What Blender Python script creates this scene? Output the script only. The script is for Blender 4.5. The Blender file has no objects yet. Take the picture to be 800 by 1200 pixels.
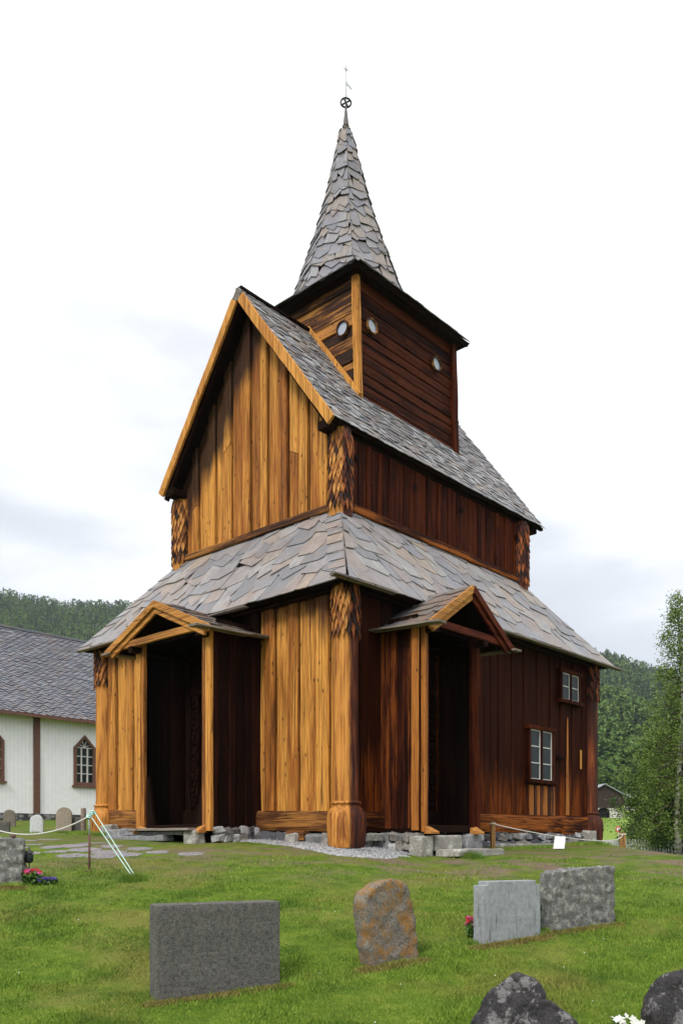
import bpy, bmesh, math, random
import numpy as np
from mathutils import Vector, Matrix, noise as mnoise

random.seed(7); RNG = np.random.default_rng(7)
D = bpy.data; scn = bpy.context.scene; COL = scn.collection
F = 1025.0; UC = 400.0; VH = 990.0          # focal length in photo pixels, principal column, horizon row

def sstep(a, b, x):
    t = np.clip((x - a) / (b - a), 0, 1); return t * t * (3 - 2 * t)

# ------------------------------------------------------------------ terrain
def ridge_ratio(t):
    return np.interp(t, [-1.5, -.6, -.39, -.33, -.25, -.05, .1, .307, .366, .5, .8, 1.5],
                     [.29, .30, .281, .268, .262, .24, .225, .203, .181, .153, .13, .11])
def ground_z(X, Y):
    X = np.asarray(X, float); Y = np.asarray(Y, float)
    wr = sstep(-1.0, 2.5, X)
    near = np.where(Y < 8, -1.711, -1.54 + .171 * (Y - 9))
    near = near + .05 * np.exp(-((Y - 8) / .8) ** 2)
    near = near - wr * .25 * sstep(12, 18, Y)
    left = np.interp(Y, [18, 42, 60, 140, 230], [0, 1.25, 1.6, 2.5, 6])
    right = np.interp(Y, [18, 26, 28, 45, 60, 80, 170, 230], [-.25, .06, .08, -.62, -1.1, -1.6, 6.4, 11])
    far = left * (1 - wr) + right * wr
    z = np.where(Y < 18, near, far)
    z = z - .42 * sstep(7.2, 9.0, X) * sstep(17, 22, Y) * (1 - sstep(34, 42, Y))
    rr = ridge_ratio(X / np.maximum(Y, 60.0))
    s = np.clip((Y - 230) / 670, 0, 1)
    hill = rr * 900 * (s ** 1.12)
    fall = np.clip((Y - 900) / 900, 0, 1)
    hill = hill * (1 - .5 * fall)
    hill = hill + 7 * np.sin(X * .021 + Y * .013) * np.clip((Y - 260) / 200, 0, 1) * (1 - s * .7)
    z = z + hill
    z = z + .018 * np.sin(X * 1.7 + Y * .9) * np.sin(Y * 1.3 - X * .6) * (Y < 60)
    return z
def gz(x, y): return float(ground_z(x, y))
def ground_at(u, v):
    """ground point seen at photo pixel (u, v)"""
    y = 5.0
    while y < 60:
        x = (u - UC) / F * y
        if -(v - VH) / F * y <= gz(x, y): break
        y += .02
    return Vector((x, y, gz(x, y)))

# ------------------------------------------------------------------ nodes helper
class NT:
    def __init__(s, name, rough=.7, spec=.3):
        s.m = D.materials.new(name); s.m.use_nodes = True
        s.t = s.m.node_tree; s.n = s.t.nodes; s.b = s.n['Principled BSDF']
        s.b.inputs['Roughness'].default_value = rough
        s.b.inputs['Specular IOR Level'].default_value = spec
        s.co = s.n.new('ShaderNodeTexCoord').outputs['Object']
    def lk(s, a, b):
        s.t.links.new(a, b)
    def put(s, sock, v):
        if isinstance(v, bpy.types.NodeSocket): s.lk(v, sock)
        elif isinstance(v, (tuple, list)) and len(v) == 3 and sock.type == 'RGBA': sock.default_value = (*v, 1)
        else: sock.default_value = v
    def mapv(s, scale, loc=(0, 0, 0), rot=(0, 0, 0), vec=None):
        m = s.n.new('ShaderNodeMapping'); m.inputs['Scale'].default_value = scale
        m.inputs['Location'].default_value = loc; m.inputs['Rotation'].default_value = rot
        s.lk(vec or s.co, m.inputs['Vector']); return m.outputs[0]
    def noise(s, vec, scale=1, detail=3, rough=.5, dist=0):
        m = s.n.new('ShaderNodeTexNoise'); s.lk(vec, m.inputs['Vector'])
        m.inputs['Scale'].default_value = scale; m.inputs['Detail'].default_value = detail
        m.inputs['Roughness'].default_value = rough; m.inputs['Distortion'].default_value = dist
        return m.outputs[0]
    def voro(s, vec, scale, out='Distance'):
        m = s.n.new('ShaderNodeTexVoronoi'); s.lk(vec, m.inputs['Vector']); m.inputs['Scale'].default_value = scale
        return m.outputs[out]
    def math(s, op, a, b=0.0, c=None, clamp=False):
        m = s.n.new('ShaderNodeMath'); m.operation = op; m.use_clamp = clamp
        s.put(m.inputs[0], a); s.put(m.inputs[1], b)
        if c is not None: s.put(m.inputs[2], c)
        return m.outputs[0]
    def mix(s, f, a, b, mode='MIX'):
        m = s.n.new('ShaderNodeMix'); m.data_type = 'RGBA'; m.blend_type = mode
        s.put(m.inputs[0], f); s.put(m.inputs[6], a); s.put(m.inputs[7], b); return m.outputs[2]
    def ramp(s, f, stops, const=False):
        m = s.n.new('ShaderNodeValToRGB'); r = m.color_ramp
        if const: r.interpolation = 'CONSTANT'
        while len(r.elements) < len(stops): r.elements.new(.5)
        for e, (p, c) in zip(r.elements, stops):
            e.position = p; e.color = (*c, 1) if isinstance(c, (tuple, list)) else (c, c, c, 1)
        s.lk(f, m.inputs[0]); return m.outputs[0]
    def rng(s, f, a, b, c=0., d=1.):
        m = s.n.new('ShaderNodeMapRange'); s.put(m.inputs[0], f)
        for i, v in enumerate((a, b, c, d)): m.inputs[i + 1].default_value = v
        return m.outputs[0]
    def island(s):
        g = s.n.new('ShaderNodeNewGeometry'); return g.outputs['Random Per Island']
    def sep(s, vec=None):
        m = s.n.new('ShaderNodeSeparateXYZ'); s.lk(vec or s.co, m.inputs[0]); return m.outputs
    def color(s, c): s.put(s.b.inputs['Base Color'], c)
    def bump(s, h, strength=.5, dist=.02):
        m = s.n.new('ShaderNodeBump'); m.inputs['Strength'].default_value = strength
        m.inputs['Distance'].default_value = dist; s.lk(h, m.inputs['Height']); s.lk(m.outputs[0], s.b.inputs['Normal'])

def flat(name, c, rough=.7, spec=.3, var=.25, sc=6, metal=0):
    k = NT(name, rough, spec); n = k.noise(k.co, sc, 5, .6)
    k.color(k.mix(k.rng(n, .3, .7, 0, 1), tuple(x * (1 - var) for x in c), tuple(min(1, x * (1 + var)) for x in c)))
    k.bump(n, .15, .01); k.b.inputs['Metallic'].default_value = metal
    return k.m

def wood(name, light, mid, dark, horiz=None, tar=None, tar_z=None, tar_k=0.0, tar_b=0.0, stain=.5, rough=.75, spec=.25, knots=True, bias=0.0, iv=.34, ctr=1.35, fine=1.0):
    """grain along z (or along local axis horiz); light/mid/dark timber tones; tar = colour of the tar coat left above tar_z"""
    k = NT(name, rough, spec)
    isl = k.island()
    off = k.n.new('ShaderNodeVectorMath'); off.operation = 'ADD'
    cmb = k.n.new('ShaderNodeCombineXYZ'); k.put(cmb.inputs[0], k.math('MULTIPLY', isl, 37.)); k.put(cmb.inputs[2], k.math('MULTIPLY', isl, 91.))
    k.lk(k.co, off.inputs[0]); k.lk(cmb.outputs[0], off.inputs[1])
    v = off.outputs[0]
    def sc(a, b): return {None: (a, a, b), 'x': (b, a, a), 'y': (a, b, a)}[horiz]
    g1 = k.noise(k.mapv(sc(22, .55), vec=v), 1, 5, .7, .5)
    g2 = k.noise(k.mapv(sc(55, 1.1), vec=v), 1, 4, .7)
    st = k.noise(k.mapv(sc(4.2, .45), vec=v), 1, 5, .66)
    f = k.math('ADD', k.math('MULTIPLY', g1, .5), k.math('MULTIPLY', st, stain))
    f = k.math('ADD', f, k.math('MULTIPLY', k.math('SUBTRACT', isl, .5), iv))
    f = k.math('MULTIPLY_ADD', k.math('ADD', f, bias - .5), ctr, .5)
    c = k.ramp(f, [(.28, dark), (.43, mid), (.56, light), (.82, tuple(min(1, x * 1.22) for x in light))])
    c = k.mix(k.rng(g2, .36, .58, .72 * fine, 0), c, tuple(x * .28 for x in mid), 'MIX')
    crack = k.noise(k.mapv(sc(34, .35), vec=v), 1, 2, .5, .3)
    c = k.mix(k.rng(crack, .335, .375, .9 * fine, 0), c, tuple(x * .25 for x in dark))
    if knots:
        kn = k.voro(k.mapv(sc(6.5, 2.8), vec=v), 1.)
        c = k.mix(k.rng(kn, .07, .17, .85, 0), c, tuple(x * .5 for x in dark))
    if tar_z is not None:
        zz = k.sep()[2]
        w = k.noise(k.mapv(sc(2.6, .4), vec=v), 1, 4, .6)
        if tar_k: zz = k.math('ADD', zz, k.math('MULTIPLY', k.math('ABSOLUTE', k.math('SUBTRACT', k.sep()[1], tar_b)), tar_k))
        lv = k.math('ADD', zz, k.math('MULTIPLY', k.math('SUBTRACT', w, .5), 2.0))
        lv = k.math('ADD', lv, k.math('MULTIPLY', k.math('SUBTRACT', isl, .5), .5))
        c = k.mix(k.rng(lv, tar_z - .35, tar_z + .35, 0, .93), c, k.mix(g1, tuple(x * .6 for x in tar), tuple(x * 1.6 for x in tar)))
    k.color(c)
    k.bump(k.math('ADD', k.math('MULTIPLY', g1, .7), k.math('MULTIPLY', g2, .5)), .75, .016)
    return k.m

def slate(name, cols, scale=1., rough=.55, lichen=.0):
    k = NT(name, rough, .45); isl = k.island()
    c = k.ramp(isl, [(i / len(cols), q) for i, q in enumerate(cols)], const=True)
    n = k.noise(k.co, 2.2 * scale, 6, .65); n2 = k.noise(k.co, 14 * scale, 5, .7)
    rust = k.noise(k.mapv((1, 1, 1), (9, 3, 2)), 1.7 * scale, 4, .6, .8)
    c = k.mix(k.rng(rust, .50, .66, 0, .5), c, (.34, .22, .14))
    n4 = k.noise(k.mapv((3.5, 3.5, 1.2)), 1.6 * scale, 6, .75); c = k.mix(k.rng(n4, .38, .60, .38, 0), c, (.095, .09, .09))
    c = k.mix(k.rng(n, .3, .7, .0, .45), c, (.15, .15, .17))
    c = k.mix(k.rng(n2, .25, .75, .25, 0), c, (.05, .05, .055))
    if lichen: c = k.mix(k.rng(k.noise(k.co, 30, 3, .6), .60, .66, 0, lichen), c, (.42, .42, .36))
    k.color(c); k.bump(k.math('ADD', n, n2), .55, .025); return k.m

def stone(name, a, b, dark, lich=None, lamt=0., sc=1., rough=.9, bumps=.5, speck=None, streak=None):
    k = NT(name, rough, .2)
    n = k.noise(k.co, 5 * sc, 8, .68); n2 = k.noise(k.co, 26 * sc, 6, .7); n3 = k.noise(k.co, 90 * sc, 3, .6)
    c = k.mix(k.rng(n, .3, .7), a, b)
    c = k.mix(k.rng(n2, .34, .56, .75, 0), c, dark)
    if speck: c = k.mix(k.rng(n3, .56, .66, 0, .7), c, speck)
    c = k.mix(k.rng(n3, .30, .42, .5, 0), c, dark)
    if streak:
        s_ = k.noise(k.mapv((16, 16, 1.6)), 1, 5, .7)
        c = k.mix(k.rng(s_, .58, .66, 0, .75), c, streak)
    if lich:
        q = k.noise(k.mapv((1, 1, 1), (4, 1, 7)), 4.5 * sc, 7, .75)
        c = k.mix(k.rng(q, .55 - .1 * lamt, .60, 0, .9), c, lich)
    k.color(c); k.bump(k.math('ADD', n2, k.math('MULTIPLY', n3, .5)), bumps, .02); return k.m

# ------------------------------------------------------------------ mesh builder
class MB:
    def __init__(s): s.v = []; s.f = []; s.mi = []; s.cur = 0; s.sm = []
    def add(s, vs, fs, smooth=False):
        b = len(s.v); s.v += [tuple(x) for x in vs]
        for f in fs: s.f.append([b + i for i in f]); s.mi.append(s.cur); s.sm.append(smooth)
    def hexa(s, lo, hi):
        """lo, hi: four points each (same winding)"""
        s.add(list(lo) + list(hi), [(3, 2, 1, 0), (4, 5, 6, 7), (0, 1, 5, 4), (1, 2, 6, 5), (2, 3, 7, 6), (3, 0, 4, 7)])
    def box(s, x0, x1, y0, y1, z0, z1):
        s.hexa([(x0, y0, z0), (x1, y0, z0), (x1, y1, z0), (x0, y1, z0)], [(x0, y0, z1), (x1, y0, z1), (x1, y1, z1), (x0, y1, z1)])
    def beam(s, p, q, w, h, up=(0, 0, 1), j=0.0, seg=1, ch=.12):
        """a squared timber from p to q, w across, h along up; chamfered, slightly wavy when seg > 1"""
        p, q = Vector(p), Vector(q); d = (q - p).normalized(); up = Vector(up)
        sd = d.cross(up).normalized(); up = sd.cross(d).normalized(); c = min(w, h) * ch
        prof = [(-w / 2 + c, -h / 2), (w / 2 - c, -h / 2), (w / 2, -h / 2 + c), (w / 2, h / 2 - c), (w / 2 - c, h / 2), (-w / 2 + c, h / 2), (-w / 2, h / 2 - c), (-w / 2, -h / 2 + c)]
        vs = []; n = len(prof)
        for i in range(seg + 1):
            o = p.lerp(q, i / seg) + sd * random.uniform(-j, j) + up * random.uniform(-j, j)
            k = 1 + (random.uniform(-j, j) * 3 if seg > 1 else 0)
            vs += [o + sd * a * k + up * b * k for a, b in prof]
        fs = [tuple(range(n))[::-1], tuple(range(seg * n, seg * n + n))]
        for i in range(seg):
            for a in range(n): fs.append((i * n + a, i * n + (a + 1) % n, (i + 1) * n + (a + 1) % n, (i + 1) * n + a))
        s.add(vs, fs)
    def plate(s, pts, nrm, t):
        nrm = Vector(nrm); n = len(pts)
        a = [Vector(p) for p in pts]; b = [p + nrm * t for p in a]
        s.add(a + b, [tuple(range(n))[::-1], tuple(range(n, 2 * n))] + [(i, (i + 1) % n, n + (i + 1) % n, n + i) for i in range(n)])
    def lathe(s, c, prof, n=24, jit=0.0, smooth=True, caps=True):
        vs = []; cx, cy, cz = c
        for r, z in prof:
            for i in range(n):
                a = 2 * math.pi * i / n
                rr = r * (1 + (jit * mnoise.noise(Vector((math.cos(a) * 3 + cx, math.sin(a) * 3 + cy, z * .25))) if jit else 0))
                vs.append((cx + rr * math.cos(a), cy + rr * math.sin(a), cz + z))
        fs = [(i * n + a, i * n + (a + 1) % n, (i + 1) * n + (a + 1) % n, (i + 1) * n + a) for i in range(len(prof) - 1) for a in range(n)]
        s.add(vs, fs, smooth)
        if caps:
            s.add(vs[:n], [tuple(range(n))[::-1]]); s.add(vs[-n:], [tuple(range(n))])
    def tube(s, pts, r, n=6, smooth=True):
        pts = [Vector(p) for p in pts]; vs = []
        rs = r if isinstance(r, (list, tuple)) else [r] * len(pts)
        for i, p in enumerate(pts):
            d = (pts[min(i + 1, len(pts) - 1)] - pts[max(i - 1, 0)]).normalized()
            u = d.cross(Vector((0, 0, 1)))
            if u.length < .05: u = d.cross(Vector((1, 0, 0)))
            u.normalize(); w = d.cross(u)
            vs += [p + (u * math.cos(2 * math.pi * k / n) + w * math.sin(2 * math.pi * k / n)) * rs[i] for k in range(n)]
        fs = [(i * n + a, i * n + (a + 1) % n, (i + 1) * n + (a + 1) % n, (i + 1) * n + a) for i in range(len(pts) - 1) for a in range(n)]
        fs += [tuple(range(n))[::-1], tuple(range(len(vs) - n, len(vs)))]
        s.add(vs, fs, smooth)
    def build(s, name, mats, parent=None, loc=None, label=None):
        me = D.meshes.new(name); me.from_pydata(s.v, [], s.f)
        for m in (mats if isinstance(mats, (list, tuple)) else [mats]): me.materials.append(m)
        me.polygons.foreach_set('material_index', s.mi); me.polygons.foreach_set('use_smooth', s.sm)
        me.update()
        bm = bmesh.new(); bm.from_mesh(me); bmesh.ops.recalc_face_normals(bm, faces=bm.faces); bm.to_mesh(me); bm.free()
        o = D.objects.new(name, me); COL.objects.link(o)
        if parent: o.parent = parent
        if loc is not None: o.location = loc
        if label: o['label'] = label
        return o

def tag(o, label=None, cat=None, group=None, kind=None):
    if label: o['label'] = label
    if cat: o['category'] = cat
    if group: o['group'] = group
    if kind: o['kind'] = kind
    return o
def empty(name, loc, rz=0.0, **k):
    o = D.objects.new(name, None); COL.objects.link(o); o.location = loc; o.rotation_euler = (0, 0, rz); o.empty_display_size = .3
    return tag(o, **k)

def clip(poly, region):
    """Sutherland-Hodgman, region convex counter-clockwise"""
    out = poly
    for i in range(len(region)):
        a = region[i]; b = region[(i + 1) % len(region)]; inp = out; out = []
        if not inp: break
        side = lambda p: (b[0] - a[0]) * (p[1] - a[1]) - (b[1] - a[1]) * (p[0] - a[0])
        for j in range(len(inp)):
            p, q = inp[j], inp[(j + 1) % len(inp)]; sp, sq = side(p), side(q)
            if sp >= 0: out.append(p)
            if (sp >= 0) != (sq >= 0):
                t = sp / (sp - sq); out.append((p[0] + (q[0] - p[0]) * t, p[1] + (q[1] - p[1]) * t))
    return out
def slates(mb, O, U, V, region, rowh, wmin, wmax, t=.02, rag=.5, style='rag', lap=1.55, seed=0, eave=.04, jj=1.0, hipx=0.0, lift=1.0):
    """individual overlapping plates on the plane O + u U + v V, cut to the convex region (counter-clockwise, in u, v)"""
    R = random.Random(seed); O, U, V = Vector(O), Vector(U), Vector(V); N = U.cross(V).normalized()
    if N.z < 0: N = -N
    us = [p[0] for p in region]; vs = [p[1] for p in region]
    v0 = min(vs) - eave; row = 0; reg = [(p[0], p[1]) for p in region]
    vmin = min(vs)
    reg = [(p[0], p[1] - (eave if abs(p[1] - vmin) < 1e-6 else 0)) for p in reg]
    if hipx: reg = [(reg[0][0] - hipx, reg[0][1]), (reg[1][0] + hipx, reg[1][1]), (reg[2][0] + hipx, reg[2][1]), (reg[3][0] - hipx, reg[3][1])]
    while v0 < max(vs):
        u = min(us) - wmax * R.random() - .2
        if style == 'diamond': u = min(us) - wmax * (1 + .5 * (row % 2))
        while u < max(us):
            w = R.uniform(wmin, wmax); vb = v0 + (R.uniform(-.22, .22) * rowh * jj if row else 0); h = rowh * lap * R.uniform(.92, 1.1)
            if style == 'diamond':
                w = wmax; vb = v0; h = rowh * lap
                poly = [(u, vb + rowh * .55), (u + w * .5, vb), (u + w, vb + rowh * .55), (u + w, vb + h), (u, vb + h)]
            else:
                k = R.random(); sl = R.uniform(-.16, .16) * h
                a, b_ = R.uniform(0, rag) * rowh, R.uniform(0, rag) * rowh
                pk = R.uniform(.25, .75)
                if row == 0: a *= .12; b_ *= .12
                if k < .45: poly = [(u, vb + a), (u + w * pk, vb - R.uniform(0, .15) * rowh), (u + w, vb + b_)]
                elif k < .75: poly = [(u, vb + a), (u + w * .8, vb - .05 * rowh), (u + w, vb + b_ * .7)]
                else: poly = [(u, vb + a * .5), (u + w * .15, vb), (u + w * .85, vb + b_ * .4), (u + w, vb + b_)]
                poly += [(u + w + sl, vb + h), (u + sl, vb + h)]
            q = clip(poly, reg)
            if len(q) >= 3:
                li = t * lift * R.uniform(1.3, 2.3); tw = R.uniform(-.4, .4) * t
                pts = []
                for (pu, pv) in q:
                    f = (pv - vb) / h
                    pts.append(O + U * pu + V * pv + N * (li * (1 - f) + tw * ((pu - u) / w - .5) + .004))
                ar = 0
                for i in range(1, len(q) - 1):
                    ar += abs((q[i][0] - q[0][0]) * (q[i + 1][1] - q[0][1]) - (q[i + 1][0] - q[0][0]) * (q[i][1] - q[0][1])) / 2
                if ar > .002: mb.plate(pts, N, t * R.uniform(.7, 1.2))
            u += w * (1.0 if style == 'diamond' else R.uniform(.93, 1.0)) + (.0 if style == 'diamond' else .006)
        v0 += rowh; row += 1

def boards(mb, O, U, Nn, L, z0, z1, *a, darkspan=None, **k):
    base = mb.cur
    _boards(mb, O, U, Nn, L, z0, z1, *a, darkspan=darkspan, **k); mb.cur = base
def _boards(mb, O, U, Nn, L, z0, z1, wl=(.3, .42), t=.05, alt=.03, gap=.018, seg=6, j=.006, seed=0, chm=1.0, joints=.0, darkspan=None):
    """standing boards on the plane O + u U, faces towards Nn; z0(u), z1(u) give the ends"""
    R = random.Random(seed); O, U, Nn = Vector(O), Vector(U), Vector(Nn); u = 0.; i = 0
    while u < L - .02:
        w = min(R.uniform(*wl) * (1 if i % 2 == 0 else .8), L - u)
        if darkspan:
            for e in darkspan:
                if u < e - .01 < u + w + .08: w = e - u
            mb.cur = 1 if darkspan[0] - .02 < u + w / 2 < darkspan[1] + .02 else 0
        if L - u - w < .1: w = L - u
        zb0, zb1, zt0, zt1 = z0(u), z0(u + w), z1(u), z1(u + w)
        tt = t + (alt if i % 2 else 0) + R.uniform(-.006, .01); c = R.uniform(.012, .022) * chm
        spans = [(0., 1.)]
        if R.random() < joints:
            jf = R.uniform(.25, .7); spans = [(0., jf - .002), (jf + .002, 1.)]
        for si, (fa, fb) in enumerate(spans):
            prof = [(0, -.02), (0, tt - c), (c, tt), (w - gap - c, tt), (w - gap, tt - c), (w - gap, -.02)]
            vs = []; n = 6; off = [R.uniform(-j, j) for _ in range(4)]
            for k in range(seg + 1):
                f = fa + (fb - fa) * k / seg; jl, jr, jn = R.uniform(-j, j), R.uniform(-j, j), R.uniform(-j, j) * .6 + si * .007
                for q, (a, b) in enumerate(prof):
                    zz = (zb0 * (1 - a / w) + zb1 * a / w) * (1 - f) + (zt0 * (1 - a / w) + zt1 * a / w) * f
                    vs.append(O + U * (u + a + (jl if q < 3 else jr)) + Nn * (b + (jn if b > 0 else 0)) + Vector((0, 0, zz)))
            fs = [tuple(range(n)), tuple(range(seg * n, seg * n + n))]
            for k in range(seg):
                for a in range(n): fs.append((k * n + a, k * n + (a + 1) % n, (k + 1) * n + (a + 1) % n, (k + 1) * n + a))
            mb.add(vs, fs)
        u += w; i += 1

def rock(name, outline, thick, mat, parent=None, disp=.03, sub=3, sc=4., front=.0, smooth=True, bev=.0, seed=0.):
    """outline [(x, z)] in the front plane (y=0), extruded back by thick, roughened"""
    bm = bmesh.new()
    f = bm.faces.new([bm.verts.new((x, 0, z)) for x, z in outline])
    r = bmesh.ops.extrude_face_region(bm, geom=[f])
    for e in r['geom']:
        if isinstance(e, bmesh.types.BMVert): e.co.y += thick
    if bev: bmesh.ops.bevel(bm, geom=bm.edges[:], offset=bev, segments=2, affect='EDGES', profile=.6)
    bmesh.ops.triangulate(bm, faces=[q for q in bm.faces if len(q.verts) > 4])
    for _ in range(sub):
        bmesh.ops.subdivide_edges(bm, edges=[e for e in bm.edges if e.calc_length() > .045], cuts=1, use_grid_fill=True)
        bmesh.ops.triangulate(bm, faces=[q for q in bm.faces if len(q.verts) > 4])
    bm.normal_update(); bmesh.ops.recalc_face_normals(bm, faces=bm.faces)
    if disp:
        offs = []
        for v in bm.verts:
            p = v.co * sc + Vector((seed, seed * 2, 0))
            offs.append(v.normal * (mnoise.fractal(p, 1., 2., 4) * disp))
        for v, o_ in zip(bm.verts, offs): v.co += o_
    me = D.meshes.new(name); bm.to_mesh(me); bm.free(); me.materials.append(mat)
    for p in me.polygons: p.use_smooth = smooth
    o = D.objects.new(name, me); COL.objects.link(o)
    if parent: o.parent = parent
    return o

# ------------------------------------------------------------------ materials
GOLD = ((.70, .315, .060), (.40, .135, .021), (.070, .019, .005))
TAR = (.022, .008, .0045)
m_west = wood('tarred_pine_light', *GOLD, tar=TAR, tar_z=None, ctr=1.1)
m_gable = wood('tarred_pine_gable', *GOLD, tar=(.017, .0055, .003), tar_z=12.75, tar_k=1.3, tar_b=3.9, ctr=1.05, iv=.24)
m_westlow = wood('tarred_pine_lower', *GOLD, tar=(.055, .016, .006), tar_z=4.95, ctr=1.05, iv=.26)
m_bright = wood('fresh_tarred_pine', (.72, .33, .065), (.50, .19, .035), (.16, .048, .011), stain=.5)
m_brightx = wood('fresh_tarred_pine_along', (.64, .30, .07), (.48, .20, .042), (.22, .08, .02), horiz='x', stain=.4)
m_brighty = wood('fresh_tarred_pine_across', (.64, .30, .07), (.48, .20, .042), (.22, .08, .02), horiz='y', stain=.4)
RED = ((.090, .018, .004), (.023, .0046, .0021), (.008, .0023, .0015))
m_south = wood('tarred_pine_dark', *RED, stain=.6, rough=.66, bias=-.05, spec=.04, iv=.12, ctr=.95, fine=.55)
m_southlow = wood('tarred_pine_dark_lower', (.20, .048, .008), (.070, .0145, .0036), (.014, .0035, .002), stain=.6, rough=.66, bias=-.05, spec=.04, iv=.16, ctr=1.2, fine=.6, tar=(.021, .0046, .0023), tar_z=1.75)
m_orange = wood('orange_weathered_pine', (.50, .18, .032), (.27, .080, .014), (.05, .013, .004), stain=.55, ctr=1.2)
m_southx = wood('tarred_pine_dark_along', (.12, .022, .006), (.034, .006, .003), (.014, .0045, .0035), horiz='x', stain=.6, rough=.62, bias=-.05, spec=.08, ctr=.9, fine=.6)
m_sill_w = wood('sill_timber', (.34, .14, .030), (.12, .040, .010), (.02, .007, .004), horiz='y', stain=.95, bias=-.29)
m_sill_s = wood('sill_timber_dark', (.34, .10, .018), (.055, .014, .005), (.014, .005, .003), horiz='x', stain=.95, bias=-.25, spec=.08)
m_dark = wood('old_tar_timber', (.020, .008, .0045), (.010, .0045, .003), (.005, .003, .002), spec=.06, rough=.85, stain=.5)
m_darkx = wood('old_tar_beam', (.020, .008, .0045), (.010, .0045, .003), (.005, .003, .002), spec=.06, rough=.85, horiz='x', stain=.5)
m_darky = wood('old_tar_beam_across', (.020, .008, .0045), (.010, .0045, .003), (.005, .003, .002), spec=.06, rough=.85, horiz='y', stain=.5)
m_twest = wood('tower_plank', (.46, .20, .045), (.13, .043, .011), (.018, .007, .004), horiz='y', stain=.85, bias=-.26, iv=.4, ctr=1.9)
m_tsouth = wood('tower_plank_dark', (.085, .020, .006), (.015, .0038, .0022), (.007, .0025, .0017), horiz='x', stain=.6, bias=-.04, spec=.06, iv=.16, ctr=1.1, fine=.7)
m_greywood = wood('weathered_board', (.30, .25, .21), (.17, .14, .12), (.05, .04, .036), horiz='x', stain=.5)
m_greywoody = wood('weathered_board_across', (.30, .25, .21), (.17, .14, .12), (.05, .04, .036), horiz='y', stain=.5)
m_slate = slate('big_slates', [(.29, .28, .29), (.38, .31, .26), (.26, .26, .28), (.34, .31, .30), (.42, .32, .24), (.28, .28, .31), (.32, .285, .27), (.39, .37, .355), (.22, .22, .235), (.36, .29, .255), (.31, .295, .295)])
m_slate_up = slate('small_slates', [(.20, .20, .22), (.36, .36, .37), (.09, .088, .095), (.25, .23, .23), (.30, .24, .20), (.14, .14, .16), (.46, .46, .47)], 2., lichen=.3)
m_slate_sp = slate('spire_slates', [(.25, .24, .27), (.30, .255, .23), (.22, .22, .26), (.33, .27, .23), (.27, .26, .295), (.15, .15, .17), (.33, .32, .34)], 1.8, lichen=.35)
m_porch_w = wood('porch_roof_board', (.20, .10, .05), (.11, .06, .04), (.03, .018, .012), horiz='y', stain=.6)
m_porch_s = slate('porch_slates', [(.12, .10, .09), (.20, .12, .07), (.26, .14, .07), (.10, .09, .09), (.17, .13, .10), (.22, .20, .18)], 1.5)
m_porch_x = wood('porch_roof_board_along', (.14, .10, .08), (.08, .06, .05), (.02, .016, .013), horiz='x', stain=.6)

# two-tone timber for the round columns: tar burnt red towards the south, golden towards the west
def column_mat(name, cx, cy, scal=False, tz=None):
    k = NT(name, .7, .25)
    isl = k.island() if scal else None
    s = k.sep()
    g1 = k.noise(k.mapv((24, 24, .9)), 1, 4, .6, .5); g2 = k.noise(k.mapv((4, 4, .7)), 1, 4, .6)
    f = k.math('ADD', k.math('MULTIPLY', g1, .55), k.math('MULTIPLY', g2, .5))
    if scal: f = k.math('ADD', f, k.math('MULTIPLY', k.math('SUBTRACT', isl, .5), .5))
    light = k.ramp(f, [(.28, (.05, .016, .005)), (.42, (.24, .078, .015)), (.56, (.56, .235, .045)), (.85, (.66, .32, .075))] if not scal else [(.30, (.018, .006, .003)), (.42, (.12, .036, .009)), (.60, (.38, .14, .028)), (.85, (.58, .28, .07))])
    dark = k.ramp(f, [(.34, (.010, .004, .003)), (.50, (.045, .010, .005)), (.64, (.16, .038, .010)), (.8, (.34, .10, .02))])
    # weathering edge runs down the post as a ragged line
    ex = k.math('SUBTRACT', k.math('SUBTRACT', s[0], cx), k.math('SUBTRACT', s[1], cy))
    ex = k.math('ADD', ex, k.math('MULTIPLY', k.math('SUBTRACT', g2, .5), .35))
    c = k.mix(k.rng(ex, .02, .10), light, dark)
    crack = k.noise(k.mapv((20, 20, .35), (3, 1, 0)), 1, 2, .5, .3)
    c = k.mix(k.rng(crack, .32, .36, .85, 0), c, (.006, .004, .003))
    k.color(c); k.bump(g1, .8, .02); return k.m

# ================================================================== THE STAVE CHURCH
CH = (.09, 18.0); ANG = math.atan2(.741, .672)
church = empty('stave_church', (CH[0], CH[1], 0.0), ANG,
               label='tall dark and golden tarred wooden stave church with slate roofs and spire', cat='church')
def w2(a, b): return CH[0] + .672 * a - .741 * b, CH[1] + .741 * a + .672 * b
A1, B1 = 10.82, 8.85                 # lower storey east and north ends
I = 1.49                             # inset of the upper storey
EO, EZ, TZ = .45, 5.33, 7.72         # eave overhang, eave height, top of the skirt roof
zt_sill_w = lambda u: .69 + .25 * (u / B1); zb_sill_w = lambda u: .27 + .17 * (u / B1)
zt_sill_s = lambda u: .69 + .15 * (u / A1); zb_sill_s = lambda u: .28 + .07 * (u / A1)
NW, NS = Vector((-1, 0, 0)), Vector((0, -1, 0))

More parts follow.
